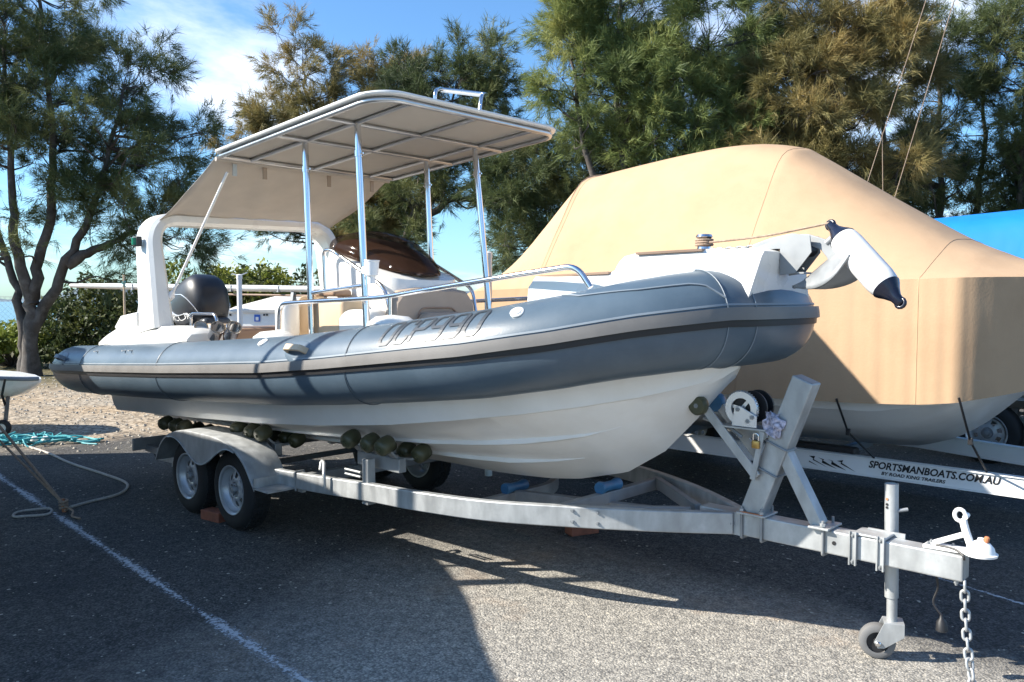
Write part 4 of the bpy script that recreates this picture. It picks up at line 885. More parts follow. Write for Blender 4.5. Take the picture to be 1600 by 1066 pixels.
# tandem mudguards
def guard(sd):
    prof = fillet([(-5.86, 0.385), (-5.72, 0.60), (-5.36, 0.700), (-4.74, 0.700), (-4.42, 0.62), (-4.24, 0.40)], 0.28, 8)
    prof = [Vector((p[0], 0, p[1])) for p in [(q.x, q.y) for q in [Vector((a[0], a[1], 0)) for a in prof]]]
    y0, y1 = sd * 1.055, sd * 0.775; mb = MB(); rg = []
    for p in prof: rg.append([Vector((p.x, y0, p.z - 0.026)), Vector((p.x, y0, p.z - 0.010)), Vector((p.x, y0 - sd * 0.012, p.z)), Vector((p.x, y1, p.z)), Vector((p.x, y1, p.z - 0.004)), Vector((p.x, y0 - sd * 0.014, p.z - 0.005)), Vector((p.x, y0 - sd * 0.005, p.z - 0.011)), Vector((p.x, y0 - sd * 0.005, p.z - 0.026))])
    mb.loft(rg); g_ = mb.build('mudguard', 'galv', trailer, smooth=40)
    # side skirt between the two wheels
    tops = [p for p in prof if -5.62 < p.x < -4.50]; low = []
    for p in tops:
        u = (p.x + 5.06) / 0.56; z = p.z - 0.03 - 0.235 * max(0.0, math.cos(u * math.pi / 2)) ** 2.2; low.append(Vector((p.x, y0 - sd * 0.002, z)))
    fine_t = []; fine_l = []
    for k in range(41):
        x = -5.60 + 1.08 * k / 40; zt = interp(x, [p.x for p in prof], [p.z for p in prof]); u = (x + 5.06) / 0.56
        fine_t.append(Vector((x, y0 - sd * 0.002, zt - 0.012))); fine_l.append(Vector((x, y0 - sd * 0.002, zt - 0.03 - 0.215 * max(0.0, math.cos(u * math.pi / 2)) ** 2.4)))
    mb = MB(); rg = [[a, b_, b_ - Vector((0, sd * 0.004, 0)), a - Vector((0, sd * 0.004, 0))] for a, b_ in zip(fine_t, fine_l)]; mb.loft(rg); mb.build('skirt', 'galv', g_, smooth=40)
    mb = MB(); mb.tube([p + Vector((0, -sd * 0.0 + sd * 0.004, 0)) for p in fine_l], 0.006, 6); mb.build('skirt_lip', 'galv', g_, smooth=50)
    mb = MB(); mb.box((-4.15, sd * 0.915, 0.395), (0.20, 0.28, 0.012)); mb.box((-4.24, sd * 0.915, 0.43), (0.012, 0.28, 0.07)); mb.build('step_plate', 'galv', g_)
    mb = MB(); mb.beam([(-4.05, sd * 0.79, 0.36), (-4.05, sd * 0.79, 0.50)], 0.03, 0.06, up=(1, 0, 0)); mb.build('guard_bracket', 'galv', g_)
guard(-1); guard(1)
# multi roller cradles
def cradle(x, sd, zt):
    y = sd * 0.70; mb = MB()
    mb.box((x, sd * 0.80, zt - 0.27), (0.06, 0.06, 0.26)); c = mb.build('cradle_post', 'galv', trailer, bevel=0.004)
    mb = MB(); mb.box((x, y, zt - 0.17), (0.44, 0.06, 0.09)); mb.build('cradle_beam', 'galvdull', c, bevel=0.006)
    for dx, dy in ((-0.19, -0.10), (0.02, -0.10), (0.17, 0.08)):
        a = Vector((x + dx, y - sd * (0.02), zt - 0.13)); q1 = Vector((x + dx, y + sd * 0.10, zt - 0.045)); q2 = Vector((x + dx + 0.03, y - sd * 0.17, zt - 0.125))
        mb = MB(); mb.beam(spline([q1, a + Vector((0, sd * 0.05, 0.015)), a, a - Vector((0, sd * 0.08, 0.015)), q2], 3), 0.05, 0.014); mb.build('rocker', 'galvdull', c)
        for q in (q1, q2):
            ax = Vector((0.15, sd, -0.32)); mb = MB()
            mb.lathe([(-0.062, 0.004), (-0.060, 0.036), (-0.045, 0.052), (0.0, 0.058), (0.045, 0.052), (0.060, 0.036), (0.062, 0.012), (0.072, 0.010), (0.073, 0.002)], q + Vector((0, 0, 0.01)), ax, 20); mb.build('hull_roller', 'roller', c, smooth=40)
for x, zt in ((-3.25, 0.845), (-4.72, 0.76), (-6.02, 0.665)):
    for sd in (-1, 1): cradle(x, sd, zt)
mb = MB(); mb.box((-3.25, -0.80, 0.44), (0.06, 0.065, 0.05)); mb.build('post_foot', 'galv', trailer)
mb = MB(); mb.tube([(-3.35, -0.79, 0.57), (-3.52, -0.79, 0.57), (-3.52, -0.79, 0.60), (-3.35, -0.79, 0.60)], 0.008, 6); mb.build('clamp_screw', 'galvdull', trailer)
mb = MB(); mb.tube(fillet([(-3.62, -0.885, 0.47), (-3.62, -0.89, 0.56), (-3.66, -0.86, 0.63), (-3.72, -0.84, 0.635), (-3.69, -0.87, 0.58)], 0.02), 0.012, 8); mb.build('tie_down_hook', 'galv', trailer, smooth=40)
for x in (-4.03, ):
    mb = MB(); mb.tube(fillet([(x, -0.85, 0.38), (x, -0.86, 0.515), (x, -0.78, 0.515), (x, -0.78, 0.38)], 0.01), 0.008, 6); mb.build('u_bolt', 'galvdull', trailer)

# winch post
def winch_post():
    mb = MB(); a = Vector((-1.005, 0, 0.61)); b_ = Vector((-0.735, 0, 1.325)); mb.beam([a, b_], 0.10, 0.115, up=(1, 0, 0)); wp = mb.build('winch_post', 'galv', trailer, bevel=0.006)
    mb = MB(); e_ = (b_ - a).normalized(); mb.beam([b_ - e_ * 0.002, b_ + e_ * 0.002], 0.084, 0.098, up=(1, 0, 0)); mb.build('post_end', 'galvdull', wp)
    mb = MB(); mb.beam([(-0.845, 0, 0.955), (-0.655, 0, 0.61)], 0.075, 0.062, up=(1, 0, 0)); mb.build('post_brace', 'galv', wp, bevel=0.004)
    for y in (-0.075, 0.075):
        mb = MB(); mb.beam([(-1.25, y, 1.135), (-0.955, y, 0.815)], 0.012, 0.05, up=(1, 0, 1)); mb.build('bow_arm', 'galv', wp, bevel=0.002)
    for sd in (-1, 1):
        mb = MB(); mb.lathe([(-0.028, 0.02), (-0.028, 0.045), (-0.018, 0.052), (0.018, 0.052), (0.028, 0.045), (0.028, 0.02)], (-1.285, sd * 0.095, 1.155), (0, 1, 0), 22); mb.build('bow_roller_wheel', 'roller' if sd < 0 else 'bluer', wp, smooth=35)
    bolt((-1.285, -0.122, 1.155), (0, -1, 0), wp, 0.009, 0.012)
    mb = MB(); mb.box((-1.04, -0.01, 1.058), (0.27, 0.15, 0.008)); mb.box((-1.06, 0.07, 1.02), (0.18, 0.008, 0.07)); wpl = mb.build('winch_plate', 'galv', wp)
    mb = MB(); mb.beam([(-0.925, -0.082, 1.05), (-0.975, -0.082, 0.80)], 0.008, 0.028, up=(1, 0, 0)); mb.build('plate_bracket', 'galv', wp)
    # winch
    mb = MB(); mb.lathe([(-0.035, 0.055), (-0.035, 0.088), (-0.030, 0.091), (-0.018, 0.091), (-0.014, 0.086), (-0.014, 0.055)], (-1.055, -0.03, 1.155), (0, 1, 0), 36, caps=False); wi = mb.build('winch_gear', 'silver', wp, smooth=30)
    mb = MB(); mb.lathe([(-0.016, 0.058), (-0.010, 0.058)], (-1.055, -0.03, 1.155), (0, 1, 0), 28); mb.build('gear_web', 'black', wi)
    for k in range(3):
        mb = MB(); a3 = R(120 * k + 50); mb.beam([(-1.055, -0.052, 1.155), (-1.055 + math.cos(a3) * 0.06, -0.052, 1.155 + math.sin(a3) * 0.06)], 0.018, 0.004, up=(0, 1, 0)); mb.build('gear_spoke', 'silver', wi)
    mb = MB()
    for k in range(40): aa = 2 * math.pi * k / 40; mb.box((-1.055 + math.cos(aa) * 0.093, -0.055, 1.155 + math.sin(aa) * 0.093), (0.006, 0.010, 0.006))
    stuff(mb.build('gear_tooth', 'galvdull', wi))
    mb = MB(); mb.prism([(-1.10, -0.078, 1.064), (-0.96, -0.078, 1.064), (-0.96, -0.078, 1.125), (-1.055, -0.078, 1.172), (-1.085, -0.078, 1.165)], (0, 0.006, 0)); pl = mb.build('winch_cheek', 'silver', wi, bevel=0.003)
    for p in ((-1.066, -0.080, 1.152), (-0.985, -0.080, 1.118), (-1.01, -0.080, 1.095)): bolt(p, (0, -1, 0), pl, 0.008, 0.008)
    mb = MB(); mb.lathe([(0, 0.085), (0.012, 0.085), (0.014, 0.045), (0.07, 0.045), (0.072, 0.085), (0.084, 0.085)], (-1.03, 0.005, 1.16), (0, 1, 0), 28); mb.build('winch_drum', 'black', wi, smooth=30)
    mb = MB(); mb.lathe([(0, 0.05), (0.05, 0.05)], (-1.03, 0.02, 1.16), (0, 1, 0), 20); mb.build('winch_strap', 'bluer', wi, smooth=30)
    mb = MB(); mb.tube(spline([(-1.29, -0.03, 1.08), (-1.22, -0.03, 1.065), (-1.15, -0.03, 1.05), (-1.07, -0.02, 1.00)], 5), 0.010, 6); mb.build('strap_tail', 'galvdull', wp)
    for p in ((-0.905, 0.85), (-0.985, 0.66)): pass
    for z_, x_ in ((0.985, -0.865), (0.845, -0.918)):
        c = Vector((x_, 0, z_)); q = Vector((0.35, 0, -0.13)).normalized(); e2 = Vector((0.354, 0, 0.935)); q = e2.cross(Vector((0, 1, 0))).normalized()
        mb = MB(); P = [c + q * a * 0.062 + Vector((0, b__ * 0.056, 0)) for a, b__ in ((-1, -1), (1, -1), (1, 1), (-1, 1))]; mb.tube(fillet(P + [P[0]], 0.012, 3), 0.006, 6); mb.build('u_bolt', 'galvdull', wp, smooth=50)
    # clamps round the drawbar
    for x in (-1.045, -0.935, -0.615):
        mb = MB(); mb.tube(fillet([(x, -0.060, 0.648), (x, -0.060, 0.480), (x, 0.060, 0.480), (x, 0.060, 0.648)], 0.012), 0.0075, 8); u_ = mb.build('u_bolt', 'galvdull', wp, smooth=50)
        mb = MB(); mb.lathe([(0, 0.014), (0.014, 0.014)], (x, -0.060, 0.622), (0, 0, 1), 6); mb.build('nut', 'galv', u_)
    mb = MB(); mb.box((-0.99, 0, 0.6125), (0.16, 0.15, 0.010)); mb.build('foot_plate', 'galv', wp, bevel=0.002)
    mb = MB(); mb.box((-0.63, 0, 0.6125), (0.10, 0.17, 0.010)); mb.build('foot_plate', 'galv', wp, bevel=0.002)
    mb = MB(); mb.box((-0.985, -0.066, 0.620), (0.12, 0.014, 0.004)); mb.build('rust_stain', 'pink', wp)
winch_post()
# jockey wheel, clamped on the drawbar's other side
def jockey():
    x, y = -0.355, 0.10
    mb = MB(); mb.tube([(x + 0.012, y, 0.30), (x, y, 0.845)], 0.031, 24, caps=False); mb.tube([(x, y, 0.83), (x, y, 0.84)], 0.029, 24); j = mb.build('jockey_tube', 'galv', trailer, smooth=50)
    mb = MB(); mb.tube([(x + 0.016, y, 0.165), (x + 0.012, y, 0.48)], 0.024, 20); mb.build('inner_tube', 'galv', j, smooth=50)
    mb = MB(); mb.tube([(x + 0.03, y, 0.72), (x + 0.07, y + 0.02, 0.73)], 0.009, 8); mb.build('crank_stub', 'galvdull', j, smooth=50)
    for z in (0.775, 0.75, 0.735):
        mb = MB(); mb.lathe([(0, 0.006), (0.003, 0.006)], (x - 0.008, y - 0.0305, z), (-0.2, -1, 0), 10); mb.build('pin_hole', 'pink' if z > 0.76 else 'black', j)
    mb = MB(); mb.box((x - 0.005, 0.062, 0.585), (0.17, 0.012, 0.08)); mb.build('clamp_plate', 'galv', j)
    mb = MB(); mb.box((x - 0.045, 0.01, 0.6135), (0.155, 0.13, 0.012)); mb.build('clamp_top', 'galv', j, bevel=0.004)
    for dx in (-0.115, 0.012):
        for s_ in (-1, 1):
            mb = MB(); mb.box((x + dx + s_ * 0.014, -0.062, 0.545), (0.007, 0.016, 0.16)); mb.build('clamp_flange', 'galv', j)
        mb = MB(); mb.box((x + dx, -0.056, 0.545), (0.028, 0.008, 0.155)); cf = mb.build('clamp_strap', 'galv', j)
        bolt((x + dx, -0.060, 0.607), (0, -1, 0), cf, 0.008, 0.012); bolt((x + dx, -0.060, 0.482), (0, -1, 0), cf, 0.008, 0.012)
    # fork and wheel
    ax = Vector((0.42, -0.90, 0)).normalized(); tr_ = Vector((ax.y, -ax.x, 0)); c = Vector((x - 0.03, y - 0.005, 0.082)); tr_ = Vector((-0.90, -0.42, 0))
    wc = c + Vector((-0.012, -0.02, 0))
    mb = MB(); mb.lathe([(-0.032, 0.05), (-0.034, 0.066), (-0.027, 0.079), (-0.013, 0.083), (0.013, 0.083), (0.027, 0.079), (0.034, 0.066), (0.032, 0.05)], wc, ax, 36, caps=False); jw = mb.build('jockey_wheel', mat('grey_tyre', (0.13, 0.13, 0.13), 0.6), trailer, smooth=40)
    mb = MB(); mb.lathe([(-0.024, 0.01), (-0.024, 0.056), (-0.030, 0.058), (-0.03, 0.061), (0.03, 0.061), (0.03, 0.058), (0.022, 0.05), (0.020, 0.02), (0.034, 0.018), (0.034, 0.004)], wc, ax, 32); mb.build('jockey_hub', 'black', jw, smooth=30)
    top = Vector((x + 0.012, y, 0.175)); 
    for s_ in (-1, 1):
        o = ax * (s_ * 0.043); mb = MB(); e = tr_
        P = [top + o + e * 0.035 + Vector((0, 0, 0.01)), top + o - e * 0.055 + Vector((0, 0, 0.01)), top + o - e * 0.055 - Vector((0, 0, 0.05)), wc + o - e * 0.028 - Vector((0, 0, 0.02)), wc + o - Vector((0, 0, 0.022)), wc + o + e * 0.018 + Vector((0, 0, 0.005))]
        mb.prism(P, ax * 0.004 * s_); mb.build('fork_arm', 'galv', jw, bevel=0.001)
    mb = MB(); P = [top + e_ for e_ in ((tr_ * 0.035 + ax * 0.045), (-tr_ * 0.055 + ax * 0.045), (-tr_ * 0.055 - ax * 0.045), (tr_ * 0.035 - ax * 0.045))]; mb.prism([p + Vector((0, 0, 0.008)) for p in P], (0, 0, 0.005)); mb.build('fork_crown', 'galv', jw, bevel=0.001)
    mb = MB(); mb.lathe([(-0.052, 0.012), (0.046, 0.012), (0.052, 0.014), (0.058, 0.009)], wc, ax, 10); mb.build('wheel_bolt', 'chrome', jw, smooth=30)
jockey()
# coupling
def coupling():
    mb = MB(); mb.prism([(-0.17, -0.036, 0.606), (0.03, -0.036, 0.612), (0.03, 0.036, 0.612), (-0.17, 0.036, 0.606)], (0, 0, 0.016)); c = mb.build('coupling', 'white', trailer, bevel=0.004)
    mb = MB(); mb.lathe([(0, 0.066), (0.010, 0.068), (0.014, 0.058), (0.035, 0.052), (0.052, 0.038), (0.062, 0.018), (0.066, 0.014), (0.075, 0.012)], (0.055, 0, 0.612), (0, 0, 1), 24); hd = mb.build('ball_cup', 'white', c, smooth=35)
    mb = MB(); mb.lathe([(0, 0.011), (0.022, 0.011), (0.026, 0.006)], (0.075, 0, 0.672), (0.2, 0, 1), 10); mb.build('adjuster_nut', 'pink', hd)
    mb = MB(); mb.beam(fillet([(0.02, 0, 0.635), (-0.005, 0, 0.705), (-0.018, 0, 0.755)], 0.02), 0.030, 0.028); mb.build('lever', 'white', c, bevel=0.006)
    mb = MB(); mb.beam([(-0.135, 0, 0.628), (-0.012, 0, 0.690)], 0.026, 0.022); mb.build('lever_arm', 'white', c, bevel=0.005)
    mb = MB(); P = [Vector((-0.030 + 0.022 * math.cos(a), 0, 0.772 + 0.026 * math.sin(a))) for a in [2 * math.pi * k / 14 for k in range(14)]]; mb.tube(P, 0.009, 8, closed=True); mb.build('lever_loop', 'white', c, smooth=50)
    mb = MB(); mb.lathe([(-0.02, 0.011), (0.02, 0.011)], (-0.005, 0, 0.772), (0, 1, 0.1), 10); mb.build('lever_pin', 'white', c)
    mb = MB(); mb.tube(spline([(-0.115, -0.03, 0.628), (-0.04, -0.035, 0.626), (0.0, -0.052, 0.608), (0.004, -0.05, 0.59)], 4), 0.005, 6); mb.build('brake_cable', 'black', c)
    for xx, yy in ((-0.15, -0.022), (-0.15, 0.022), (-0.06, 0.022)): bolt((xx, yy, 0.622), (0, 0, 1), c, 0.008, 0.014)
    bolt((-0.03, -0.03, 0.488), (0, 0, -1), c, 0.010, 0.022)
coupling()
mb = MB(); mb.tube(spline([(-0.13, 0.02, 0.49), (-0.12, 0.03, 0.42), (-0.135, 0.02, 0.35), (-0.10, 0.02, 0.30)], 5), 0.005, 6); wr_ = mb.build('wiring_lead', 'black', trailer, smooth=50)
mb = MB(); mb.lathe([(0, 0.006), (0.015, 0.010), (0.03, 0.022), (0.07, 0.026), (0.074, 0.02), (0.074, 0.004)], (-0.10, 0.02, 0.30), (0.05, 0, -1), 16); mb.build('wiring_plug', 'black', wr_, smooth=40)

# ------------------------------------------------------------------ things on and about the boat
def chain(name, pts, wire, L_, label, cat, m_='galv'):
    P = spline(pts, 12); d = [0.0]
    for a, b_ in zip(P[:-1], P[1:]): d.append(d[-1] + (b_ - a).length)
    root = empty(name, P[0], label, cat); n = int(d[-1] / (L_ * 0.66)); 
    mb = MB(); wd = L_ * 0.34; ln = L_ / 2 - wire; loop = []
    for k in range(8): a = math.pi * k / 7 - math.pi / 2; loop.append((math.cos(a) * (wd - wire) + ln - wd + wire, math.sin(a) * (wd - wire)))
    loop += [(-x, -y) for x, y in loop]
    mb.tube([Vector((x, y, 0)) for x, y in loop], wire, 6, closed=True)
    proto = None
    for i in range(n):
        s_ = (i + 0.5) * L_ * 0.66; p = Vector([interp(s_, d, [q[c] for q in P]) for c in range(3)]); q = Vector([interp(s_ + 0.01, d, [q_[c] for q_ in P]) for c in range(3)])
        t = (q - p).normalized(); up = Vector((0, 0, 1)) if abs(t.z) < 0.95 else Vector((1, 0, 0)); sd = t.cross(up).normalized(); u2 = sd.cross(t)
        if i % 2: sd, u2 = u2, -sd
        sd2 = (sd + u2 * 0.25).normalized(); u3 = t.cross(sd2)
        T = Matrix((t, sd2, u3)).transposed().to_4x4(); T.translation = p
        if proto is None:
            me = bpy.data.meshes.new('link'); me.from_pydata([tuple(v) for v in mb.v], [], mb.f); me.materials.append(M[m_]); me.polygons.foreach_set('use_smooth', [True] * len(me.polygons)); proto = me
        o = bpy.data.objects.new('link', proto); COL.objects.link(o); o.parent = root; o.matrix_local = Matrix.Translation(-WLOC[root.name]) @ T
chain('safety_chain', [(0.005, -0.035, 0.49), (0.012, -0.04, 0.36), (0.03, -0.06, 0.22), (0.055, -0.09, 0.10), (0.085, -0.14, 0.012), (0.14, -0.30, 0.010), (0.22, -0.45, 0.010)], 0.0065, 0.062, 'galvanised safety chain hanging from the trailer coupling to the asphalt', 'chain')
chain('anchor_chain', [(-1.30, 0.0, 1.985), (-1.22, -0.03, 1.982), (-1.12, -0.02, 1.984), (-1.03, 0.0, 1.99)], 0.0055, 0.042, 'short bright anchor chain lying on the white bow deck', 'chain')
def anchor():
    root = empty('anchor', (-0.95, 0, 1.99), 'galvanised plough anchor stowed on the bow roller of the inflatable boat', 'anchor')
    mb = MB(); rg = []
    for p, h_, t_ in ((Vector((-1.03, 0, 1.992)), 0.02, 0.012), (Vector((-0.93, 0, 2.010)), 0.042, 0.013), (Vector((-0.83, 0, 2.022)), 0.05, 0.014), (Vector((-0.74, 0, 2.015)), 0.05, 0.015), (Vector((-0.66, 0, 1.985)), 0.055, 0.018), (Vector((-0.615, 0, 1.935)), 0.06, 0.02), (Vector((-0.605, 0, 1.885)), 0.05, 0.02)):
        rg.append((p, h_, t_))
    rings = []
    for i, (p, h_, t_) in enumerate(rg):
        a = rg[max(i - 1, 0)][0]; b_ = rg[min(i + 1, len(rg) - 1)][0]; t = (b_ - a).normalized(); n = Vector((-t.z, 0, t.x))
        rings.append([p + n * h_ / 2 * u + Vector((0, v * t_ / 2, 0)) for u, v in ((-1, -1), (1, -1), (1, 1), (-1, 1))])
    mb.loft(rings); mb.build('shank', 'galvdull', root, bevel=0.003)
    # flukes: two concave blades meeting on a ridge, tip down and back under the roller
    tip = Vector((-0.80, -0.02, 1.775)); heel = Vector((-0.56, 0.0, 1.965)); rid = [tip, Vector((-0.70, -0.005, 1.865)), Vector((-0.615, 0, 1.935)), heel]
    for sd in (-1, 1):
        outer = [tip, Vector((-0.655, sd * 0.10 - 0.01, 1.775)), Vector((-0.55, sd * 0.16, 1.825)), Vector((-0.475, sd * 0.165, 1.925))]
        m2 = MB(); rgs = []
        for a, b_ in zip(spline(rid, 5), spline(outer, 5)):
            midp = a.lerp(b_, 0.5) + Vector((-0.012, 0, 0.012)); rgs.append([a, a.lerp(midp, 0.6), midp, midp.lerp(b_, 0.6), b_])
        m2.loft(rgs, caps=False, ring_closed=False); f_ = m2.build('fluke', 'galvdull', root, smooth=60); f_.modifiers.new('thick', 'SOLIDIFY').thickness = 0.009
    mb = MB(); mb.tube([Vector((-0.575 + 0.0, 0, 1.955)), Vector((-0.57, 0.0, 2.01)), Vector((-0.545, 0.0, 2.035)), Vector((-0.515, 0.0, 2.02)), Vector((-0.515, 0, 1.98)), Vector((-0.535, 0, 1.945))], 0.007, 8); mb.build('trip_eye', 'galvdull', root, smooth=50)
    mb = MB(); mb.lathe([(-0.03, 0.018), (0.03, 0.018)], (-0.625, 0, 2.01), (0.6, 0.0, 0.5), 10); mb.build('swivel', 'galvdull', root, smooth=40)
anchor()
def fender():
    a = Vector((-0.588, -0.04, 2.045)); b_ = Vector((-0.275, -0.16, 1.735)); d = (b_ - a); L_ = d.length
    root = empty('boat_fender', b_, 'white sausage fender with dark blue ends hanging off the bow anchor', 'fender')
    mb = MB(); mb.lathe([(0.03, 0.045), (0.045, 0.056), (0.075, 0.067), (0.11, 0.070), (L_ - 0.11, 0.070), (L_ - 0.075, 0.066), (L_ - 0.045, 0.055), (L_ - 0.03, 0.045)], a, d, 28); mb.build('body', 'fender', root, smooth=50)
    for o, s_ in ((a, 1), (b_, -1)):
        mb = MB(); dd = d.normalized() * s_; mb.lathe([(-0.055, 0.012), (-0.05, 0.02), (-0.01, 0.026), (0.02, 0.041), (0.045, 0.0575), (0.058, 0.0645), (0.060, 0.055)], o, dd, 24); mb.build('end_cap', 'navy', root, smooth=50)
        mb = MB(); sd = dd.cross(Vector((0, 1, 0))).normalized(); c = o - dd * 0.045; mb.tube([c + (dd * math.cos(t_) + sd * math.sin(t_)) * 0.02 for t_ in [2 * math.pi * k / 12 for k in range(12)]], 0.009, 8, closed=True); mb.build('eye', 'navy', root, smooth=50)
    mb = MB(); mb.tube(spline([(-1.31, 0.0, 2.025), (-1.0, -0.005, 2.040), (-0.78, -0.01, 2.066), (-0.62, -0.03, 2.085), a - d.normalized() * 0.05], 4), 0.0065, 6); tag(mb.build('fender_rope', 'rope', smooth=50), 'thin brown rope running from the capstan to the white fender', 'rope')
    mb = MB()
    for k in range(3): mb.tube([Vector((-1.33 + 0.045 * math.cos(t_), 0.02 + 0.045 * math.sin(t_), 2.015 + 0.013 * k)) for t_ in [2 * math.pi * j / 14 for j in range(14)]], 0.0065, 6, closed=True)
    o_ = stuff(mb.build('rope_turn', 'rope', bpy.data.objects['fender_rope'], smooth=50))
fender()
# padlock and rag on the winch
pr = empty('padlock', (-0.945, -0.09, 0.985), 'small brass padlock hanging under the winch plate', 'padlock')
mb = MB(); rbox(mb, (-0.955, -0.092, 0.985), (0.042, 0.018, 0.042), 0.006, 3); mb.build('lock_body', 'brass', pr, smooth=40)
mb = MB(); mb.tube(fillet([(-0.969, -0.092, 1.0), (-0.969, -0.092, 1.040), (-0.941, -0.092, 1.040), (-0.941, -0.092, 1.0)], 0.014), 0.0045, 8); mb.build('shackle', 'chrome', pr, smooth=50)
def rag():
    rng = random.Random(4); mb = MB(); n = 16
    for i in range(n + 1):
        for j in range(n + 1):
            u = i / n - 0.5; v = j / n - 0.5
            mb.v.append((-0.875 + 0.085 * u + 0.022 * math.sin(9 * v + 3 * u) , -0.070 + 0.02 * math.sin(13 * u + 2) * math.cos(10 * v) + rng.uniform(-0.004, 0.004), 1.09 + 0.11 * v * (1 - 0.5 * abs(u)) + 0.02 * math.sin(15 * u)))
    for i in range(n):
        for j in range(n): a = i * (n + 1) + j; mb.f.append((a, a + 1, a + n + 2, a + n + 1))
    o = mb.build('rag', 'rag', smooth=60); o.modifiers.new('thick', 'SOLIDIFY').thickness = 0.003
    tag(o, 'crumpled blue and white rag tucked on the winch post', 'rag')
rag()
# brick chocks
def brick(x, y, rz_, label, z0=0.0):
    mb = MB(); mb.box((x, y, z0 + 0.038), (0.23, 0.11, 0.076), Matrix.Rotation(rz_, 3, 'Z')); o = mb.build('brick', 'brick', bevel=0.006); tag(o, label, 'brick')
brick(-5.06, -0.93, 0.15, 'red brick chocked between the two trailer wheels')
brick(-2.75, 0.75, 1.2, 'dusty red brick lying on the asphalt under the hull')

# ------------------------------------------------------------------ covered boats
LAST = {}
def covered_boat(name, label, origin, rot, sections, m_cover, hull_secs, pleat=0.006, nsub=5, straps=(), strap_lab=None):
    """sections: x -> list of (y, z) half profile from skirt bottom to ridge, per side; local frame, starboard is -y"""
    T = Matrix.Translation(origin) @ Matrix.Rotation(rot, 4, 'Z')
    root = empty(name, origin, label, 'boat')
    rings = []
    cols = list(zip(*[sec[1] for sec in sections])); xs = [sec[0] for sec in sections]
    # resample: smooth along x for every profile station
    nx = (len(xs) - 1) * nsub
    prof_rows = []
    for stn in cols:
        prof_rows.append(spline([Vector((x, y, z)) for x, (y, z) in zip(xs, stn)], nsub))
    rng = random.Random(name)
    nst = len(prof_rows); fine = 5
    mb = MB()
    for i in range(nx + 1):
        P = [prof_rows[k][i] for k in range(nst)]
        # skirt and fold stay crisp; above them the cloth is smooth
        half_ = []
        for k in range(nst - 1):
            for j in range(fine):
                f = j / fine; p = P[k].lerp(P[k + 1], f)
                if k >= 2:
                    p0, p1, p2, p3 = P[max(k - 1, 2)], P[k], P[k + 1], P[min(k + 2, nst - 1)]
                    p = 0.5 * ((2 * p1) + (p2 - p0) * f + (2 * p0 - 5 * p1 + 4 * p2 - p3) * f * f + (3 * p1 - p0 - 3 * p2 + p3) * f ** 3)
                half_.append(p)
        half_.append(P[-1])
        full = [Vector((p.x, p.y, p.z)) for p in half_] + [Vector((p.x, -p.y, p.z)) for p in reversed(half_[:-1])]
        n = len(full); out = []
        for k, p in enumerate(full):
            s_ = min(k, n - 1 - k) / (fine * (nst - 1)); low = max(0.0, 1 - s_ * 2.4)
            ph = 2.2 * math.sin(p.x * 1.7); off = pleat * low * (0.8 * math.sin(p.x * 34 + ph) + 0.7 * math.sin(p.x * 61 + 1.3 - ph) + 0.5 * math.sin(p.x * 9.7 + p.z * 3)) + pleat * 1.3 * (1 - low) * (math.sin(p.x * 3.1 + p.z * 4.2) + 0.5 * math.sin(p.x * 7.3 - p.z * 6.0 + 1.0)) + pleat * 0.8 * math.exp(-((s_ - 0.30) / 0.08) ** 2) * math.sin(p.x * 17 + ph)
            out.append(T @ (p + Vector((0, math.copysign(off, p.y) if off > 0 else -math.copysign(-off, p.y), 0))))
        rings.append(out)
    mb.loft(rings, caps=False, ring_closed=False); n = len(rings[0])
    mb.f.append(tuple(range(n))); mb.f.append(tuple(nx * n + k for k in range(n - 1, -1, -1)))
    cv = mb.build('cover', m_cover, root, smooth=32)
    cv_rings = rings; LAST['rings'] = rings
    # hull
    mb = MB(); hr_ = []
    for x, pr_ in hull_secs:
        hr_.append([T @ Vector((x, -y, z)) for y, z in reversed(pr_)] + [T @ Vector((x, y, z)) for y, z in pr_[1:]])
    mb.loft(hr_, caps=False, ring_closed=False); n = len(hr_[0]); mb.f.append(tuple(range(n))); mb.f.append(tuple((len(hr_) - 1) * n + k for k in range(n - 1, -1, -1)))
    hl = mb.build('hull', 'hull', root, smooth=26)
    return root, cv, hl, T
# the tan one, bow out of frame to the right
OY = 3.30
tan_secs = []
for x, yb, zb, yg, zg, zr in ((-5.50, 1.10, 1.02, 1.12, 1.72, 1.82), (-5.32, 1.20, 0.98, 1.20, 1.80, 2.10), (-4.52, 1.22, 0.95, 1.22, 1.83, 2.99), (-4.34, 1.22, 0.95, 1.22, 1.83, 3.06), (-3.35, 1.22, 0.94, 1.22, 1.84, 3.155), (-2.75, 1.22, 0.94, 1.22, 1.845, 3.175), (-2.28, 1.22, 0.95, 1.22, 1.85, 3.09), (-2.05, 1.22, 0.95, 1.22, 1.85, 2.97), (-1.40, 1.22, 0.965, 1.22, 1.855, 2.53), (-0.92, 1.22, 0.99, 1.22, 1.86, 2.22), (-0.66, 1.21, 1.02, 1.215, 1.865, 2.09), (-0.56, 1.15, 1.04, 1.17, 1.867, 2.045), (-0.42, 0.98, 1.07, 1.03, 1.87, 2.00), (-0.22, 0.74, 1.12, 0.80, 1.872, 1.955), (0.02, 0.45, 1.18, 0.52, 1.877, 1.93), (0.26, 0.17, 1.25, 0.24, 1.88, 1.91), (0.46, 0.01, 1.33, 0.02, 1.885, 1.89)):
    h_ = zr - zg
    tan_secs.append((x, [(yb, zb), (yg, zg), (yg * 0.95, zg + h_ * 0.07), (yg * 0.68, zg + h_ * 0.50), (yg * 0.38, zg + h_ * 0.90), (0, zr)]))
tan_hull = []
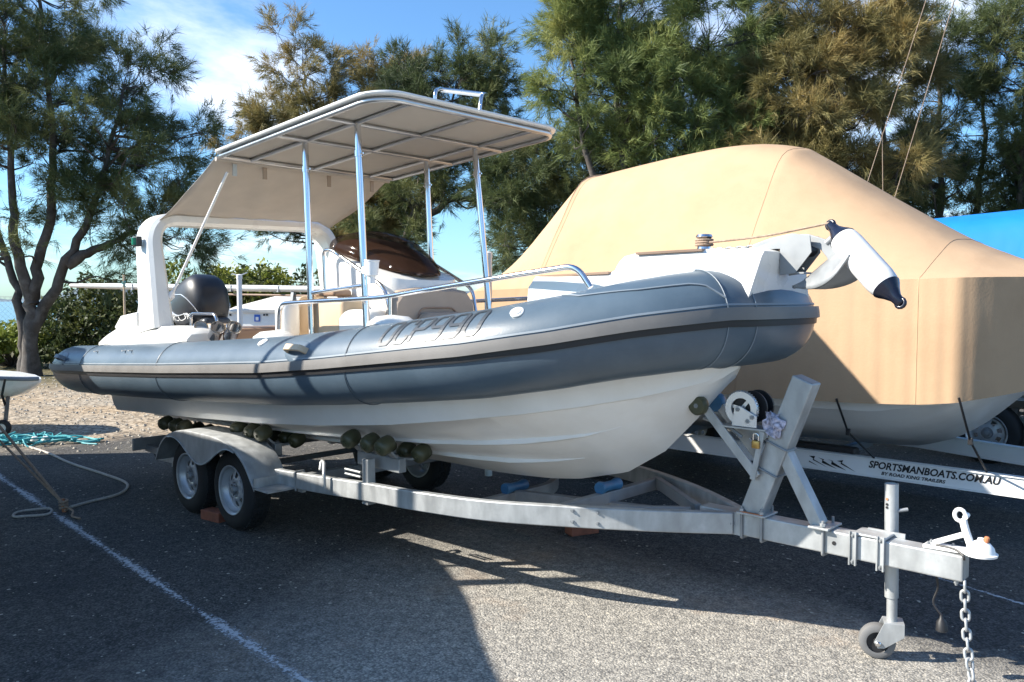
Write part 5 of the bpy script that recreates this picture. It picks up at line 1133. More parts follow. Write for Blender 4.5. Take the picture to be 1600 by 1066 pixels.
for x in np.concatenate([np.linspace(-5.6, -1.6, 10), np.linspace(-1.4, 0.40, 22)]):
    k = max(0.0, (x + 1.6) / 2.9); yk = interp(x, [-5.6, -1.8, -1.0, -0.66, -0.42, -0.2, 0.05, 0.40], [1.14, 1.14, 1.12, 1.05, 0.86, 0.62, 0.36, 0.02]); zk = interp(x, [-5.6, -2.5, -1.5, -1.2, -0.95, -0.75, -0.6, -0.45, -0.2, 0.1, 0.40], [0.44, 0.46, 0.485, 0.51, 0.60, 0.73, 0.87, 1.03, 1.22, 1.38, 1.48]); zc = interp(x, [-5.6, -2.5, -1.2, -0.7, -0.4, -0.1, 0.40], [0.84, 0.86, 0.89, 0.99, 1.14, 1.32, 1.50])
    zc = max(zc, zk + 0.01)
    tan_hull.append((x, [(0.0, zk), (yk * 0.50, zk + (zc - zk) * 0.34), (yk * 0.86, zk + (zc - zk) * 0.66), (yk * 0.93, zk + (zc - zk) * 0.84), (yk * 0.985, zc), (yk, zc + 0.015), (yk + 0.015, zc + 0.35)]))
tb_, tcv, thl, TT = covered_boat('covered_boat', 'boat under a peaked tan canvas cover, parked beside the grey inflatable', (0, OY, 0), 0, tan_secs, 'canvas', tan_hull, pleat=0.0032, nsub=16)
# hem seam and tie-down straps
TR = LAST['rings']
for ri in (46, 98, 146):
    mb = MB(); mb.tube([p for p in TR[ri]], 0.0032, 5); mb.build('panel_seam', mat('seam_tan', (0.40, 0.265, 0.16), 0.9), tcv, smooth=60)
for e_ in (0.0, 0.03):
    mb = MB(); mb.tube([r_[0] + Vector((0, -0.002, 0.006 + e_)) for r_ in TR], 0.004 if e_ else 0.009, 5); mb.build('hem', 'canvas', tcv, smooth=60)
mb = MB(); mb.tube([r_[4] + Vector((0, -0.0015, 0.02)) for r_ in TR[20:]], 0.003, 5); mb.build('cover_seam', mat('seam_tan', (0.40, 0.265, 0.16), 0.9), tcv, smooth=60)
for x0, z0, x1, z1, yo in ((-1.42, 0.97, -1.30, 0.505, 0.79), (-0.60, 1.045, -0.56, 0.485, 0.655)):
    mb = MB(); mb.tube([(x0, OY - 1.235, z0 + 0.02), (x0 + 0.05, OY - 1.13, (z0 + z1) / 2), (x1, OY - yo, z1)], 0.008, 6); st_ = mb.build('tie_strap', 'black', tb_, smooth=50)
    mb = MB(); mb.box((x0 + 0.05, OY - 1.13, (z0 + z1) / 2), (0.03, 0.02, 0.05)); mb.build('buckle', 'black', st_, bevel=0.004)
# its trailer
tt = empty('boat_trailer', (0, OY, 0), 'white painted trailer with black lettering under the tan covered boat', 'trailer')
for sd in (-1, 1):
    P = [Vector((x, OY + sd * y, z)) for x, y, z in ((-5.4, 0.82, 0.44), (-3.0, 0.82, 0.435), (-1.5, 0.80, 0.435), (-0.3, 0.62, 0.40), (0.9, 0.34, 0.375), (2.2, 0.04, 0.36))]
    mb = MB(); mb.beam(P, 0.05, 0.13); sr = mb.build('side_rail', 'white', tt, bevel=0.006)
    mb = MB(); mb.beam([p + Vector((0, -sd * -0.0, 0.069)) for p in P], 0.075, 0.008); mb.build('rail_flange', 'white', sr); mb = MB(); mb.beam([p + Vector((0, 0, -0.069)) for p in P], 0.075, 0.008); mb.build('rail_flange', 'white', sr)
# lettering on the rail that faces the inflatable
def rail_text(body, x0, size, dz, sx=1.0, shear=0.25, spacing=1.0):
    A = Vector((-1.5, OY - 0.80, 0.435)); B = Vector((-0.3, OY - 0.62, 0.40)); d = (B - A).normalized(); f = (x0 - A.x) / d.x
    nrm = Vector((d.y, -d.x, 0)).normalized(); o = A + d * f + nrm * 0.0275 + Vector((0, 0, dz)); text_on(body, size, o, d, (0, 0, 1), 'ink', tt, 'lettering', shear, 0.0012, sx, spacing)
rail_text('SPORTSMANBOATS.COM.AU', -1.34, 0.075, 0.0, 0.90)
rail_text('BY ROAD KING TRAILERS', -1.25, 0.034, -0.044, 1.12)
for k in range(7):
    mb = MB(); x = -2.02 + k * 0.075; yv = OY - 0.8265 - 0.0012; d0 = 0.03 * math.sin(k * 1.7)
    mb.prism([(x, yv, 0.475 - k * 0.004), (x + 0.05, yv, 0.455 - d0 * 0.4), (x + 0.04, yv, 0.440), (x + 0.15, yv, 0.395 - k * 0.002), (x + 0.03, yv, 0.425 - d0 * 0.3), (x + 0.035, yv, 0.445)], (0, -0.0012, 0)); mb.build('flash_decal', 'ink', tt)
for x in (-5.2, -3.6, -1.9): 
    mb = MB(); mb.beam([(x, OY - 0.78, 0.36), (x, OY + 0.78, 0.36)], 0.06, 0.07); mb.build('cross_member', 'galvdull', tt)
mb = MB(); mb.beam([(-1.9, OY - 0.55, 0.33), (-1.62, OY - 0.55, 0.345)], 0.08, 0.05); mb.build('bracket', 'galvdull', tt)
for x, sd in ((-3.9, -1), (-3.9, 1), (-4.6, -1), (-4.6, 1)):
    T = Matrix.Translation((x, OY + sd * 0.98, 0.30)) @ Matrix.Rotation(math.pi if sd > 0 else 0, 4, 'Z'); w_ = share(WH['tyre'], 'wheel', tt, T)
    for k, nm in (('rim', 'rim'), ('disc', 'disc'), ('hub', 'hub')):
        c = bpy.data.objects.new(nm, WH[k].data); COL.objects.link(c); c.parent = w_
mb = MB(); mb.beam([(-2.1, OY - 0.72, 0.50), (-1.45, OY - 0.72, 0.50)], 0.10, 0.11); mb.build('bunk', 'black', tt, bevel=0.02)
mb = MB(); mb.beam([(1.2, OY, 0.44), (2.9, OY, 0.44)], 0.09, 0.10); mb.build('drawbar', 'white', tt)
mb = MB(); rbox(mb, (-0.10, OY - 0.58, 0.485), (0.30, 0.10, 0.03), 0.01); mb.build('rail_fitting', 'white', tt, smooth=40)
mb = MB(); mb.tube([(2.4, OY + 0.08, 0.06), (2.4, OY + 0.08, 0.7)], 0.025, 12); mb.lathe([(-0.03, 0.09), (0.03, 0.09)], (2.4, OY + 0.08, 0.09), (0, 1, 0), 20); mb.build('jockey_wheel', 'galvdull', tt, smooth=40)

# blue covered boat farther along the row
OB = 6.75
blue_secs = [(x, [(1.15 * k, 1.02), (1.17 * k, 1.85 + b_), (1.05 * k, 1.95 + b_), (0.8 * k, zt - 0.22), (0.45 * k, zt - 0.06), (0, zt)]) for x, k, b_, zt in ((-5.4, 0.95, 0.0, 2.05), (-4.8, 1, 0.0, 2.5), (-3.0, 1, 0.02, 2.66), (-1.6, 1, 0.06, 2.73), (-0.4, 1, 0.10, 2.78), (0.5, 0.96, 0.12, 2.70), (1.3, 0.78, 0.15, 2.40), (2.1, 0.45, 0.18, 2.20), (2.8, 0.08, 0.2, 2.12))]
blue_hull = [(x, [(0, interp(x, [-5.2, 0, 1, 2, 2.7], [0.5, 0.5, 0.65, 1.1, 1.7])), (1.05 * interp(x, [-5.2, 0.5, 1.5, 2.7], [1, 1, 0.7, 0.05]), interp(x, [-5.2, 0, 1, 2, 2.7], [0.85, 0.9, 1.0, 1.3, 1.75])), (1.1 * interp(x, [-5.2, 0.5, 1.5, 2.7], [1, 1, 0.75, 0.06]), interp(x, [-5.2, 0, 2.7], [1.3, 1.35, 1.9]))]) for x in np.linspace(-5.2, 2.7, 16)]
bb_, bcv, bhl, BT = covered_boat('covered_boat', 'boat under a bright blue cover standing behind the tan covered boat', (0.4, OB, 0), 0, blue_secs, 'bluecanvas', blue_hull, pleat=0.004)
bt = empty('boat_trailer', (0.4, OB, 0), 'dull galvanised trailer with dark tyres under the blue covered boat', 'trailer')
for sd in (-1, 1):
    mb = MB(); mb.beam([(-4.8, OB + sd * 0.8, 0.44), (1.2, OB + sd * 0.8, 0.44), (3.2, OB + sd * 0.05, 0.42)], 0.05, 0.10); mb.build('side_rail', 'galv', bt)
    mb = MB(); mb.beam([(-1.55, OB + sd * 0.97, 0.70), (-0.35, OB + sd * 0.97, 0.70)], 0.24, 0.02); mb.build('mudguard', 'galv', bt)
    for x in (-0.62, -1.30):
        T = Matrix.Translation((x, OB + sd * 0.97, 0.32)) @ Matrix.Rotation(math.pi if sd > 0 else 0, 4, 'Z') @ Matrix.Scale(1.08, 4); w_ = share(WH['tyre'], 'wheel', bt, T)
        for k, nm in (('rim', 'rim'), ('disc', 'disc'), ('hub', 'hub')):
            c = bpy.data.objects.new(nm, WH[k].data); COL.objects.link(c); c.parent = w_
for x in (-3.5, -1.0, 0.8):
    mb = MB(); mb.beam([(x, OB - 0.78, 0.40), (x, OB + 0.78, 0.40)], 0.06, 0.07); mb.build('cross_member', 'galvdull', bt)
    mb = MB(); mb.box((x, OB, 0.47), (0.10, 0.5, 0.10)); mb.build('keel_block', 'black', bt)
for p in PROTO_WHEEL: bpy.data.objects.remove(p)

# the boat whose shade lies over the foreground, beyond the left edge of the frame
ns = [(x, [(1.18 * k, 0.92), (1.26 * k, zs), (1.24 * k, zs + 0.02), (0.9 * k, zs + 0.10), (0.5 * k, zs + 0.13), (0, zs + 0.14)]) for x, k, zs in ((-10.55, 1.0, 2.55), (-10.3, 1.0, 2.68), (-8.5, 1.0, 2.66), (-8.05, 1.0, 2.50), (-7.85, 1.0, 2.24), (-7.6, 1.0, 2.16), (-6.5, 1.0, 2.15), (-5.5, 1.0, 2.15), (-5.2, 0.98, 2.15), (-4.85, 0.86, 2.15), (-4.35, 0.62, 2.15), (-3.85, 0.30, 2.15), (-3.5, 0.05, 2.14))]
nh = [(x, [(0, interp(x, [-10.4, -5.5, -4.4, -3.2], [0.5, 0.52, 0.75, 1.5])), (1.05 * interp(x, [-10.4, -5.2, -4.2, -3.2], [1, 1, 0.65, 0.04]), interp(x, [-10.4, -5, -3.2], [0.85, 0.9, 1.6])), (1.12 * interp(x, [-10.4, -5.2, -4.2, -3.2], [1, 1, 0.7, 0.05]), interp(x, [-10.4, -5, -3.2], [1.3, 1.35, 1.8]))]) for x in np.linspace(-10.4, -3.2, 16)]
NY = -3.90
nb_, ncv, nhl, NT = covered_boat('covered_boat', 'boat under a grey cover whose shade falls across the painted line', (0, NY, 0), 0, ns, 'greycanvas', nh, pleat=0.003)
for x, r_ in ((-5.42, 0.022), (-4.98, 0.055)):
    mb = MB(); mb.tube([(x, NY + 0.62, 2.2), (x + 0.02, NY + 0.62, 4.3)], r_, 10); mb.build('shadow_post', 'white', nb_, smooth=50)  # unseen posts added so their shadows fall in bands on the inflatable's tube
nt_ = empty('boat_trailer', (-6.5, NY, 0), 'galvanised trailer under the grey covered boat, beyond the painted line', 'trailer')
for sd in (-1, 1):
    mb = MB(); mb.beam([(-10.0, NY + sd * 0.8, 0.42), (-4.5, NY + sd * 0.8, 0.42), (-2.6, NY + sd * 0.05, 0.42)], 0.05, 0.10); mb.build('side_rail', 'galv', nt_)
for x in (-9.2, -7.2, -5.2):
    mb = MB(); mb.beam([(x, NY - 0.78, 0.40), (x, NY + 0.78, 0.40)], 0.06, 0.07); mb.build('cross_member', 'galvdull', nt_)
    for sd in (-1, 1):
        mb = MB(); mb.box((x, NY + sd * 0.5, 0.20), (0.12, 0.12, 0.40)); mb.build('support_leg', 'galvdull', nt_)
        mb = MB(); mb.box((x, NY + sd * 0.5, 0.58), (0.4, 0.10, 0.30)); mb.build('bunk', 'black', nt_)

# ------------------------------------------------------------------ trees
def fast_mesh(name, V, F3, m_, parent):
    me = bpy.data.meshes.new(name); n = len(V); k = len(F3)
    me.vertices.add(n); me.vertices.foreach_set('co', np.asarray(V, np.float32).ravel())
    me.loops.add(k * 3); me.loops.foreach_set('vertex_index', np.asarray(F3, np.int32).ravel())
    me.polygons.add(k); me.polygons.foreach_set('loop_start', np.arange(0, k * 3, 3, dtype=np.int32)); me.polygons.foreach_set('loop_total', np.full(k, 3, np.int32))
    me.update(calc_edges=True)
    return link(name, me, m_, parent)
def unit(a): return a / np.maximum(np.linalg.norm(a, axis=-1, keepdims=True), 1e-9)
def needles(rng, tips, dirs, per, L_, wd, spread, droop):
    """fans of fine needles at every tip; one thin triangle pair-free blade each"""
    n = len(tips); o = np.repeat(tips, per, 0); d = np.repeat(dirs, per, 0)
    r1 = rng.normal(size=(n * per, 3)); d2 = unit(d + spread * r1); d2[:, 2] -= droop * rng.random(n * per); d2 = unit(d2)
    o = o + d * (rng.random((n * per, 1)) - 0.6) * L_ * 0.8 + rng.normal(size=(n * per, 3)) * 0.03
    ln = L_ * (0.6 + 0.7 * rng.random((n * per, 1))); side = unit(np.cross(d2, rng.normal(size=(n * per, 3)))) * wd * (0.7 + 0.6 * rng.random((n * per, 1)))
    V = np.empty((n * per, 3, 3)); V[:, 0] = o - side; V[:, 1] = o + side; V[:, 2] = o + d2 * ln
    return V.reshape(-1, 3), np.arange(n * per * 3).reshape(-1, 3)
def blades(rng, tips, per, rad, size):
    n = len(tips) * per; o = np.repeat(tips, per, 0) + unit(rng.normal(size=(n, 3))) * (rad * rng.random((n, 1)) ** 0.5)
    a = unit(rng.normal(size=(n, 3))); b_ = unit(np.cross(a, rng.normal(size=(n, 3)))); s_ = size * (0.6 + 0.8 * rng.random((n, 1)))
    V = np.empty((n, 4, 3)); V[:, 0] = o - a * s_; V[:, 1] = o + b_ * s_ * 0.45; V[:, 2] = o + a * s_; V[:, 3] = o - b_ * s_ * 0.45
    i = np.arange(n)[:, None] * 4; F = np.concatenate([i + [0, 1, 2], i + [0, 2, 3]], 0)
    return V.reshape(-1, 3), F
def she_oak(label, base, height, blobs, stems, m_leaf, seed, nclus=150, tufts=18, per=22, L_=0.30, wd=0.010, group='she-oaks along the shore', trunk_r=0.16, up=0.45):
    """blobs: crown lobes (x, y, z, rx, ry, rz) relative to base; stems: list of polylines relative to base"""
    rng = np.random.default_rng(seed); base = Vector(base)
    root = empty('she_oak', base, label, 'tree', group)
    mb = MB(); stem_pts = []
    for si, st in enumerate(stems):
        P = [base + p for p in spline([Vector(q) for q in st], 6)]; n = len(P)
        P = [p + Vector(rng.normal(size=3) * 0.03 * min(1, i)) for i, p in enumerate(P)]
        k0 = trunk_r * (1.0 if si == 0 else 0.8)
        mb.tube(P, [k0 * (1 - 0.82 * (i / (n - 1)) ** 0.9) + (0.5 * k0 * max(0, 1 - i / 3.0) if P[0].z < base.z + 0.3 else 0) for i in range(n)], 9); stem_pts += [(p, k0 * (1 - 0.82 * i / (n - 1))) for i, p in enumerate(P) if i > n * 0.22]
    SP = np.array([tuple(p) for p, _ in stem_pts]); SR = np.array([r_ for _, r_ in stem_pts])
    tot = sum(b_[3] * b_[4] * b_[5] for b_ in blobs) ; tips = []; dirs = []
    for bl in blobs:
        k = max(3, int(nclus * (bl[3] * bl[4] * bl[5]) / tot)); c = np.array(bl[:3]) + np.array(base)
        for _ in range(k):
            u = unit(rng.normal(size=3)); q = c + u * np.array(bl[3:6]) * (0.30 + 0.72 * rng.random() ** 0.45)
            dv = SP - q; dist = np.linalg.norm(dv, axis=1) + 0.9 * np.maximum(0, SP[:, 2] - q[2] + 0.3); j = int(np.argmin(dist)); a = SP[j]; ln = np.linalg.norm(q - a)
            r0 = min(SR[j] * 0.55, 0.012 + 0.016 * ln); m1 = a + (q - a) * 0.35 + np.array([0, 0, -0.03 * ln]) + rng.normal(size=3) * 0.06 * ln; m2 = a + (q - a) * 0.7 + np.array([0, 0, 0.02 * ln]) + rng.normal(size=3) * 0.06 * ln
            pts = spline([Vector(a), Vector(m1), Vector(m2), Vector(q)], 3); mb.tube(pts, [r0 * (1 - 0.85 * i / (len(pts) - 1)) for i in range(len(pts))], 4, caps=False)
            bd = unit(q - m2 + 1e-6); R_ = 0.30 + 0.22 * rng.random()
            for t_ in range(int(tufts * 1.45)):
                f = rng.random(); s_ = m2 + (q - m2) * f * 1.0; dd = unit(bd + rng.normal(size=3) * 0.9 + np.array([0, 0, up])); tp = s_ + dd * R_ * (0.35 + 1.0 * rng.random()); tips.append(tp); dirs.append(dd)
                if t_ % 3 == 0: mb.tube([Vector(s_), Vector(tp)], [0.006, 0.002], 3, caps=False)
    mb.build('trunk', 'bark', root, smooth=60, fixn=False)
    V, F = needles(rng, np.array(tips), np.array(dirs), int(per * 1.25), L_ * 0.80, wd * 0.62, 0.42, 0.55)
    o = fast_mesh('crown', V, F, m_leaf, root); return root
def bush(name, label, base, rx, ry, rz_, m_leaf, seed, n=300, per=16, size=0.07, cat='shrub', group=None, lift=0.0, trunk=0.0):
    rng = np.random.default_rng(seed); base = Vector(base); root = empty(name, base, label, cat, group); b0 = np.array(base)
    lob = [(rng.normal() * rx * 0.45, rng.normal() * ry * 0.45, lift + rz_ * (0.55 + 0.55 * rng.random()), 0.35 + 0.3 * rng.random()) for _ in range(9)]
    tips = []; mb = MB()
    for _ in range(n):
        l = lob[rng.integers(len(lob))]; u = unit(rng.normal(size=3)); q = b0 + np.array([l[0], l[1], l[2]]) + u * np.array([rx, ry, rz_]) * l[3] * (0.55 + 0.5 * rng.random()); q[2] = max(q[2], base.z + 0.08); tips.append(q)
        if _ % 12 == 0: mb.tube(spline([base, base.lerp(Vector(q), 0.5) + Vector(rng.normal(size=3) * 0.15), Vector(q)], 3), [0.035, 0.03, 0.025, 0.02, 0.015, 0.01, 0.006], 4, caps=False)
    mb.build('stem', 'bark', root, smooth=60, fixn=False)
    V, F = blades(rng, np.array(tips), per, 0.22, size); fast_mesh('foliage', V, F, m_leaf, root); return root
RV = np.array((0.72537, 0.68835)); DV = np.array((-0.6884, 0.7254))
def at(px, dep, z=0.0):
    """a spot on the ground dep metres out, in the direction of column px"""
    l = (px - 800) / 1291.0 * dep; p = np.array((CAM.x, CAM.y)) + DV * dep + RV * l; return Vector((p[0], p[1], z))
def lr(l, f, z): return (RV[0] * l + DV[0] * f, RV[1] * l + DV[1] * f, z)
def blob(l, f, z, a, b_, c): q = lr(l, f, z); return (q[0], q[1], q[2], a, b_, c)
# big spreading tree by the shore with its trunks forked low
she_oak('large dark she-oak with several leaning trunks forked near the ground', at(45, 18.5), 10, [blob(-1.6, 0, 6.6, 2.0, 2.2, 2.4), blob(1.2, 0.2, 5.6, 1.9, 1.9, 1.9), blob(2.5, 0, 4.4, 1.5, 1.5, 1.6), blob(0.0, 0, 8.2, 1.8, 2.0, 1.6), blob(2.2, 0.4, 6.9, 1.2, 1.3, 1.2), blob(-2.2, 0, 4.0, 1.4, 1.5, 1.4), blob(3.1, 0.3, 3.2, 1.2, 1.2, 0.9), blob(0.9, -0.4, 3.2, 1.0, 1.0, 0.8), blob(3.4, 0.2, 5.2, 0.9, 1.0, 0.9), blob(2.0, -0.3, 2.5, 0.9, 0.9, 0.6)],
    [[lr(0, 0, -0.1), lr(0.05, 0, 1.2), lr(0.25, 0, 2.4), lr(0.55, 0.1, 4.0), lr(0.6, 0, 6.0), lr(0.4, 0, 8.6)], [lr(-0.15, 0.1, -0.1), lr(-0.2, 0.1, 1.2), lr(-0.5, 0.2, 2.4), lr(-1.0, 0.2, 4.2), lr(-1.6, 0, 6.5)], [lr(0.05, 0, 1.0), lr(0.7, 0, 2.2), lr(1.35, 0, 3.4), lr(1.8, 0.1, 4.8), lr(2.2, 0.1, 6.4)], [lr(0.1, 0, 1.6), lr(-0.1, -0.2, 3.0), lr(-0.2, -0.2, 5.0), lr(-0.4, 0, 7.6)], [lr(0.9, 0, 2.5), lr(1.7, 0, 2.9), lr(2.6, 0.1, 3.3)]], M['needle_dark'], 1, nclus=255, tufts=19, per=21, trunk_r=0.185)
she_oak('bronze tipped she-oak rising behind the canopy roof, thin at the top', at(560, 25), 9, [blob(-1.6, 0, 6.2, 1.5, 1.6, 1.5), blob(-0.8, 0, 7.6, 1.0, 1.2, 1.3), blob(0.8, 0, 6.6, 1.5, 1.6, 1.3), blob(-2.6, 0, 7.4, 0.9, 1.0, 0.9), blob(2.0, 0, 6.6, 1.3, 1.3, 1.3), blob(0.2, 0, 4.6, 2.1, 1.8, 1.2), blob(-2.0, 0, 9.2, 0.8, 0.8, 1.0), blob(-3.3, 0, 6.5, 1.0, 1.0, 0.9), blob(0.2, 0, 8.4, 0.9, 0.9, 0.9), blob(1.6, 0, 8.2, 0.9, 0.9, 0.8)],
    [[lr(-0.6, 0, -0.1), lr(-0.6, 0, 2), lr(-0.9, 0, 4), lr(-1.2, 0, 6.4), lr(-1.6, 0, 8.6)], [lr(-0.5, 0, 0.6), lr(0.3, 0, 2.4), lr(0.9, 0, 4.4), lr(1.3, 0, 6.8)], [lr(-0.8, 0, 2.8), lr(-1.8, 0, 4.5), lr(-2.6, 0, 6.8)]], M['needle_brown'], 2, nclus=230, per=20, L_=0.32, wd=0.012)
she_oak('grey green she-oak with slender branches beyond the console windscreen', at(700, 23), 8, [blob(0, 0, 6.7, 1.8, 1.6, 1.5), blob(-1.0, 0, 4.9, 1.4, 1.4, 1.1), blob(1.4, 0, 5.2, 1.2, 1.3, 1.1), blob(0.9, 0, 8.0, 1.3, 1.2, 0.9), blob(-1.2, 0, 7.7, 1.0, 1.0, 0.9), blob(-1.8, 0, 3.4, 1.2, 1.2, 0.8)],
    [[lr(-1.9, 0, -0.1), lr(-1.7, 0, 1.8), lr(-1.1, 0, 3.6), lr(-0.4, 0, 5.4), lr(0.2, 0, 7.4)], [lr(-1.6, 0, 1.9), lr(-2.2, 0, 3.2), lr(-2.4, 0, 5)], [lr(-0.9, 0, 3.8), lr(0.4, 0, 4.7), lr(1.5, 0, 5.6)]], M['needle_dark'], 3, nclus=150, per=20, wd=0.0115)
she_oak('bright olive she-oak towering over the peak of the tan cover', at(960, 19), 10, [blob(-0.6, 0, 6.6, 1.5, 1.6, 1.6), blob(0.9, 0, 6.2, 1.5, 1.6, 1.8), blob(0.2, 0, 8.2, 1.8, 1.7, 1.4), blob(2.2, 0, 5.3, 1.5, 1.5, 1.5), blob(1.0, -0.4, 4.2, 1.6, 1.4, 1.0), blob(2.4, 0, 7.6, 1.4, 1.4, 1.4), blob(-1.3, 0, 8.3, 0.9, 1.0, 0.9)],
    [[lr(0.4, 0, -0.1), lr(0.5, 0, 2), lr(0.3, 0, 4.2), lr(0.0, 0, 6.4), lr(0.1, 0, 8.6)], [lr(0.5, 0, 1.2), lr(1.1, 0, 3.0), lr(1.6, 0, 5.0), lr(2.1, 0, 7.4)], [lr(0.4, 0, 2.8), lr(-0.6, 0, 4.8), lr(-1.0, 0, 7.4)]], M['needle_olive'], 4, nclus=240, tufts=20, per=22, wd=0.0105)
she_oak('dark drooping she-oak filling the gap left of the tan cover, over the bow rail', at(830, 21), 7, [blob(-0.3, 0, 4.6, 1.3, 1.3, 1.1), blob(0.8, 0, 3.6, 1.3, 1.3, 1.0), blob(1.4, 0, 5.2, 1.3, 1.3, 1.2), blob(-0.2, 0, 2.9, 0.9, 1.0, 0.7), blob(1.9, 0, 2.6, 1.1, 1.1, 0.9)],
    [[lr(2.0, 0, -0.1), lr(1.8, 0, 1.8), lr(1.4, 0, 3.2), lr(0.8, 0, 5.2)], [lr(1.8, 0, 1.6), lr(2.2, 0, 3.4), lr(2.0, 0, 5.4)], [lr(1.6, 0, 2.4), lr(0.6, 0, 3.2), lr(-0.3, 0, 4.2)]], M['needle_dark'], 5, nclus=130, per=20)
she_oak('bronze she-oak with rusty tips behind the top of the tan cover', at(1300, 18), 10, [blob(-0.4, 0, 6.0, 1.5, 1.5, 1.6), blob(0.9, 0, 6.6, 1.3, 1.4, 1.5), blob(-0.1, 0, 7.9, 1.6, 1.5, 1.2), blob(0.4, 0.2, 4.4, 1.8, 1.5, 1.2), blob(-1.4, 0, 4.6, 1.3, 1.3, 1.3)],
    [[lr(0.3, 0, -0.1), lr(0.3, 0, 2), lr(0.2, 0, 4), lr(0, 0, 6), lr(0, 0, 8.4)], [lr(0.3, 0, 1.5), lr(0.9, 0, 3.5), lr(1.1, 0, 6.6)], [lr(0.2, 0, 2.2), lr(-0.7, 0, 4.0), lr(-1.0, 0, 6.2)]], M['needle_brown'], 6, nclus=190, tufts=20, per=22, wd=0.0105)
she_oak('deep green she-oak behind the thin stays, its lower crown in shade', at(1200, 22), 8, [blob(-0.6, 0, 5.0, 1.7, 1.5, 1.5), blob(1.0, 0, 4.6, 1.6, 1.5, 1.4), blob(0.0, 0, 7.2, 1.6, 1.6, 1.5), blob(2.6, 0, 4.2, 1.5, 1.4, 1.3)],
    [[lr(0, 0, -0.1), lr(0, 0, 2.5), lr(0.1, 0, 5), lr(0, 0, 8)], [lr(0, 0, 1.2), lr(0.9, 0, 3), lr(2.0, 0, 5.2)]], M['needle_dark'], 7, nclus=170, per=22, wd=0.012)
she_oak('open branched she-oak with blue sky showing through, behind the blue cover', at(1470, 20), 9, [blob(-0.2, 0, 6.4, 1.3, 1.3, 1.4), blob(0.9, 0, 4.6, 1.2, 1.2, 1.0), blob(-0.7, 0, 4.4, 1.3, 1.3, 1.2), blob(0.5, 0, 8.0, 1.2, 1.2, 1.1), blob(-0.9, 0, 8.0, 1.0, 1.0, 1.0), blob(0.0, 0, 3.1, 1.5, 1.4, 0.8)],
    [[lr(0, 0, -0.1), lr(0, 0, 2.2), lr(-0.1, 0, 4.5), lr(-0.2, 0, 8)], [lr(0, 0, 2.0), lr(0.8, 0, 4), lr(0.9, 0, 7)]], M['needle_dark'], 8, nclus=110, per=22)
she_oak('tall thin dark she-oak at the end of the row, beyond the blue cover', at(1610, 19), 9, [blob(0.1, 0, 5.2, 1.0, 1.0, 1.5), blob(-0.4, 0, 7.2, 0.9, 1.0, 1.2), blob(0.6, 0, 3.8, 1.2, 1.2, 1.0), blob(-0.3, 0, 3.3, 0.7, 0.8, 0.7)],
    [[lr(-0.1, 0, -0.1), lr(-0.2, 0, 2.2), lr(-0.3, 0, 4.5), lr(-0.2, 0, 8)], [lr(0, 0, 2.0), lr(0.5, 0, 4), lr(0.6, 0, 6)]], M['needle_dark'], 9, nclus=100, per=22)
she_oak('she-oak with a bent trunk seen under the shade cloth', at(490, 27), 7, [blob(0.2, 0, 4.8, 1.6, 1.5, 1.0), blob(1.4, 0, 3.8, 1.2, 1.2, 0.8), blob(-1.3, 0, 4.6, 1.2, 1.2, 0.9)],
    [[lr(0.9, 0, -0.1), lr(0.9, 0, 1.6), lr(0.6, 0, 3.2), lr(0.1, 0, 5)], [lr(0.9, 0, 1.8), lr(1.6, 0, 3), lr(2.0, 0, 4.4)]], M['needle_dark'], 10, nclus=90, per=20, wd=0.013)
# shrubs along the fence
bush('shrub', 'yellow green leafy shrub sunlit above the outboard motor', at(345, 24), 1.5, 1.3, 1.35, M['leaf_lime'], 21, n=420, per=18, size=0.075, lift=0.75)
bush('shrub', 'dark leafy shrub growing between the lime shrub and the arch', at(425, 25), 1.3, 1.2, 1.3, M['leaf_dark'], 22, n=380, per=18, size=0.075, lift=0.6)
bush('shrub', 'dark shrub with yellow flecks beside the lying mast', at(165, 22), 1.4, 1.3, 1.35, M['leaf_dark'], 23, n=420, per=18, size=0.07, lift=0.3)
bush('shrub', 'low yellow green shrub at the foot of the large she-oak', at(15, 21), 1.2, 1.0, 0.75, M['leaf_lime'], 24, n=300, per=16, size=0.065)
bush('shrub', 'low dark shrub between the forked she-oak and the fence post', at(95, 21), 1.0, 1.0, 0.6, M['leaf_dark'], 25, n=260, per=16, size=0.065)
bush('shrub', 'dark shrub just behind the arch leg', at(240, 23), 1.0, 0.9, 0.85, M['leaf_dark'], 26, n=260, per=16, size=0.07, lift=0.3)
bush('shrub', 'small green shrub seen past the bow rail stanchion', at(735, 20), 1.0, 1.0, 0.85, M['leaf_lime'], 27, n=260, per=14, size=0.07, lift=0.3)
bush('shrub', 'dense dark shrub low behind the console seat', at(530, 22), 1.3, 1.0, 1.0, M['leaf_dark'], 28, n=280, per=16, size=0.075, lift=0.2)
bush('shrub', 'dense dark shrub low behind the tan cover stern', at(830, 18), 1.5, 1.0, 0.9, M['leaf_dark'], 29, n=260, per=16, size=0.075, lift=0.2)

